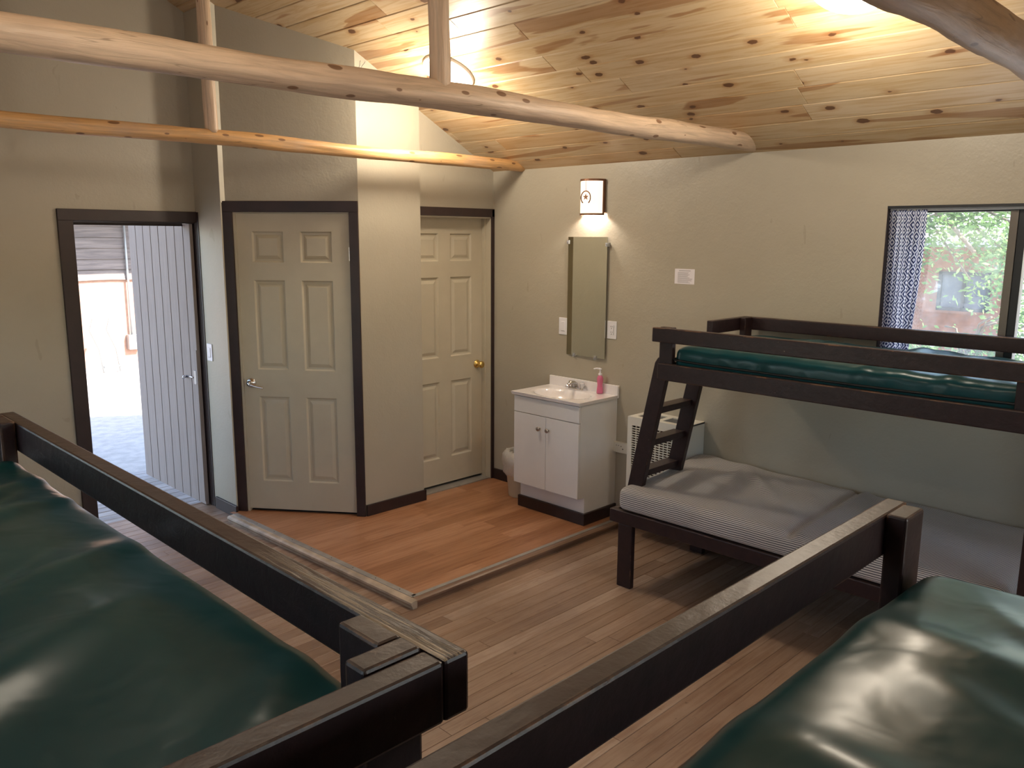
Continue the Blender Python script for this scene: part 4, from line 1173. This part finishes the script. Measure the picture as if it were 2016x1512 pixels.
def tick_fold(seed, seamx):
    def f(p, L, W, T):
        d = .010*noise.noise((p.x*2.2, p.y*2.2, seed))+.006*noise.noise((p.x*5, p.y*5, seed))
        if p.z > T-1e-4:
            # long creases radiating from a back corner point
            cxp, cyp = .30, W*.98
            a = math.atan2(cyp-p.y, p.x-cxp+.001); rr_ = math.hypot(p.x-cxp, p.y-cyp)
            for a0, am in ((.75, .020), (1.15, .016), (.45, .012), (1.9, .008), (2.45, .010)):
                d += 1.5*am*math.exp(-((a-a0)*rr_/.035)**2)*min(1, rr_*3)*max(0, 1-rr_/.85)
            d += .022*max(0, 1-math.hypot(p.x-.12, p.y-W)/.35)
            d -= .022*math.exp(-((p.x-seamx)/.018)**2)
            d += .010*math.exp(-((p.x-seamx-.05)/.03)**2)
            d += .055*(p.y/W)*.6
            d += .012*max(0, noise.noise((p.x*3+seed, p.y*1.2, 2.2)))
        return d
    return f
mattress('ticking_mattress', 'grey striped ticking mattress on the lower bunk by the right wall', 'mattress', 1.93, .83, .125, 'ticking', sub(FC, -.262, .100, .446), 4.4,
         None, r=.035, crown=.012, group='striped lower mattresses', dispf=tick_fold(4.4, 1.01), cell=.016)
mattress('ticking_mattress', 'grey striped ticking mattress on the lower bunk in the left foreground', 'mattress', 1.56, .70, .125, 'ticking', sub(FA, .06, .145, .446), 5.4,
         None, r=.035, crown=.012, group='striped lower mattresses', dispf=tick_fold(5.4, 3), cell=.04)
mattress('ticking_mattress', 'grey striped ticking mattress on the lower bunk in the right foreground', 'mattress', 1.86, .70, .125, 'ticking', sub(FB, -.26, .145, .446), 6.4,
         None, r=.035, crown=.012, group='striped lower mattresses', dispf=tick_fold(6.4, 3), cell=.04)

# ------------------------------------------------------------------ OUTSIDE, through the doorway
bm = bmesh.new()
board_field(bm, 0.10, -4.6, -0.6, 1.15, 2.35, 5, lambda u, v, h: Vector((u, v, -0.012+h)), ch=0.006, seed=21)
for k in range(12): add_box(bm, -4.6, -0.6, 1.153+.10*k, 1.247+.10*k, -.05, -.019)
struct('floor_porch', bm, 'deck', 'grey weathered porch boards outside the open doorway', 'porch deck')
bm = bmesh.new(); n = 60
gv = [[bm.verts.new((-25+50*i/n, -20+50*j/n, -0.10+(.02*noise.noise((i*1.3, j*1.3, 0))))) for j in range(n+1)] for i in range(n+1)]
for i in range(n):
    for j in range(n): bm.faces.new((gv[i][j], gv[i+1][j], gv[i+1][j+1], gv[i][j+1]))
struct('ground', bm, 'concrete', 'pale sunlit gravel ground outside', 'ground')
cb = thing('siding_building', 'neighbouring building with dark lapped boards over brown plywood seen through the doorway', 'building', (0, 9.1, -.1))
obj('plywood_wall', box(-6, 5, 9.05, 9.2, -.15, 1.30), 'plywood', cb)
bm = bmesh.new(); z = 1.27; k = 0
while z < 3.1:
    a = []
    for i in range(41):
        x = -6+11*i/40; a.append((x, 9.0, z-.012+.012*noise.noise((x*2.3, k*3.1, 0))))
    top = [(x, 9.045, z+.185) for x, _, _ in a]
    for i in range(40): bm.faces.new([bm.verts.new(Vector(p)) for p in (a[i], a[i+1], top[i+1], top[i])])
    for i in range(40): bm.faces.new([bm.verts.new(Vector(p)) for p in (a[i], a[i+1], (a[i+1][0], 9.05, a[i+1][2]), (a[i][0], 9.05, a[i][2]))])
    z += .165; k += 1
obj('lapped_siding', bm, 'siding', cb)
bm = bmesh.new(); add_prism(bm, [(-6.4, 7.55, 2.62), (-6.4, 10.5, 4.2), (-6.4, 10.5, 4.3), (-6.4, 7.55, 2.72)], (11.8, 0, 0)); obj('roof', bm, 'roofing', cb)
eb = thing('electrical_box', 'small grey electrical box with conduit on the far building', 'electrical box', (.58, 8.98, .14))
obj('box', box(.50, .68, 8.93, 9.04, .14, .38), 'metalbox', eb, bevel=.01)
bm = bmesh.new(); add_tube(bm, [(.57, 8.97, .38), (.57, 8.97, 2.6)], .018, 8); obj('conduit', bm, 'metalbox', eb)
bm = bmesh.new()
for sx in (-.12, .12): add_tube(bm, [(.0+sx, 8.3, -.09), (-.02+sx, 8.35, .25), (-.12+sx, 8.4, .55), (-.05+sx, 8.45, .72)], .016, 6)
add_tube(bm, [(-.12, 8.3, .0), (.16, 8.3, .0)], .016, 6)
tag(obj('scrap_frame', bm, 'metalbox'), 'bent thin metal frame lying by the far building wall', 'metal frame')

# ------------------------------------------------------------------ OUTSIDE, through the window
nc = thing('cabin', 'red-brown cabin with a dark window seen through the glass', 'building', (8.2, .2, -.1))
obj('wall', box(8.0, 8.2, -1.50, 3.0, -.1, 1.92), 'cabin', nc)
bm = bmesh.new(); add_prism(bm, [(7.6, -1.8, 1.86), (10.5, -1.8, 2.9), (10.5, -1.8, 3.0), (7.6, -1.8, 1.94)], (0, 5.2, 0)); obj('roof', bm, 'roofing', nc)
wf = bmesh.new()
for a, b, c_, d_ in ((-1.335, -.68, .985, 1.03), (-1.335, -.68, 1.475, 1.52), (-1.335, -1.29, .985, 1.52), (-.725, -.68, .985, 1.52), (-1.03, -.99, .985, 1.52)): add_box(wf, 7.95, 8.0, a, b, c_, d_)
wfo = obj('window', wf, 'frame_black', nc)
obj('pane', box(7.985, 7.998, -1.32, -.70, 1.0, 1.5), plain('dull_far_glass', (.07, .085, .11, 1), .25), wfo)
rl = thing('porch_railing', 'pale railing below the far cabin seen through the window', 'railing', (7.2, .2, -.1))
bm = bmesh.new(); add_box(bm, 7.15, 7.25, -1.9, 3, .70, .745); obj('top_rail', bm, 'rail_white', rl)
for y in [-1.85+.9*k for k in range(5)]: obj('post', box(7.17, 7.23, y, y+.06, -.1, .70), 'rail_white', rl)
def tree(label, base, h, crown_c, crown_r, nleaf, seed, ls=.075, branches=()):
    rr = random.Random(seed); e = thing('tree', label, 'tree', base, 'trees outside the window')
    bm = bmesh.new(); b0 = Vector(base)
    add_tube(bm, [b0, b0+Vector((.08, .05, h*.5)), b0+Vector((0, 0, h))], lambda q: .11-.06*q, 10)
    obj('trunk', bm, 'bark', e)
    bm = bmesh.new()
    for pts, r in branches: add_tube(bm, pts, r, 7)
    for k in range(14):
        c0 = Vector(crown_c[k % len(crown_c)])+Vector((rr.uniform(-.5, .5), rr.uniform(-.7, .7), rr.uniform(-.3, .5)))
        add_tube(bm, [b0+Vector((0, 0, h*rr.uniform(.6, 1))), (b0+Vector((0, 0, h))+c0)/2+Vector((0, 0, .1)), c0], .012, 5)
    obj('branches', bm, 'bark', e)
    bm = bmesh.new()
    for k in range(nleaf):
        c0 = Vector(crown_c[rr.randrange(len(crown_c))]); d = Vector((rr.gauss(0, 1), rr.gauss(0, 1), rr.gauss(0, 1)))*.5
        p = c0+Vector((d.x*crown_r[0], d.y*crown_r[1], d.z*crown_r[2]))
        u = Vector((rr.gauss(0, 1), rr.gauss(0, 1), rr.gauss(0, .6))).normalized(); v_ = u.orthogonal().normalized(); s_ = ls*rr.uniform(.6, 1.3)
        ps = [p-u*s_*.6, p-u*s_*.1+v_*s_*.32, p+u*s_*.6, p-u*s_*.1-v_*s_*.32]
        bm.faces.new([bm.verts.new(q) for q in ps])
    o = obj('foliage', bm, 'leaf', e); o['kind'] = 'stuff'
tree('leafy maple tree just outside the window', (4.6, -1.2, -.1), 2.6,
     [(3.6, -2.0, 2.25), (3.9, -2.35, 2.2), (4.2, -1.7, 2.5), (3.8, -2.55, 1.9), (4.0, -2.6, 1.65), (3.6, -1.75, 1.95), (4.1, -2.2, 2.7), (4.3, -1.4, 2.9)], (.5, .45, .35), 6500, 5, ls=.05,
     branches=[([(4.6, -1.2, 2.3), (4.0, -1.7, 2.35), (3.5, -2.15, 2.1), (3.4, -2.4, 1.85)], .018), ([(4.0, -1.7, 2.35), (3.6, -1.8, 2.0), (3.5, -1.75, 1.8)], .010)])
tree('low leafy sapling beyond the railing', (5.2, -1.9, -.1), .9,
     [(5.0, -1.6, .75), (5.0, -2.3, .8), (5.1, -2.55, 1.1)], (.35, .4, .22), 1500, 9, ls=.055)
tree('tall tree at the right side beyond the window', (6.5, -4.1, -.1), 3.2,
     [(6.4, -3.9, 1.2), (6.4, -4.2, 1.9), (6.5, -3.8, 2.5), (6.4, -4.3, .7), (6.6, -3.4, 3.0)], (.7, .6, .6), 3500, 12, ls=.065)
tree('dense pale tree far behind the cabin roof', (14.4, 1.5, -.1), 4.5,
     [(14, 0, 3.8), (14, 1.6, 4.2), (14, -1.6, 3.6), (14, 2.6, 3.4), (14, -2.6, 3.0), (14.4, 0, 5.0)], (1.2, 1.3, .9), 3500, 15, ls=.16)
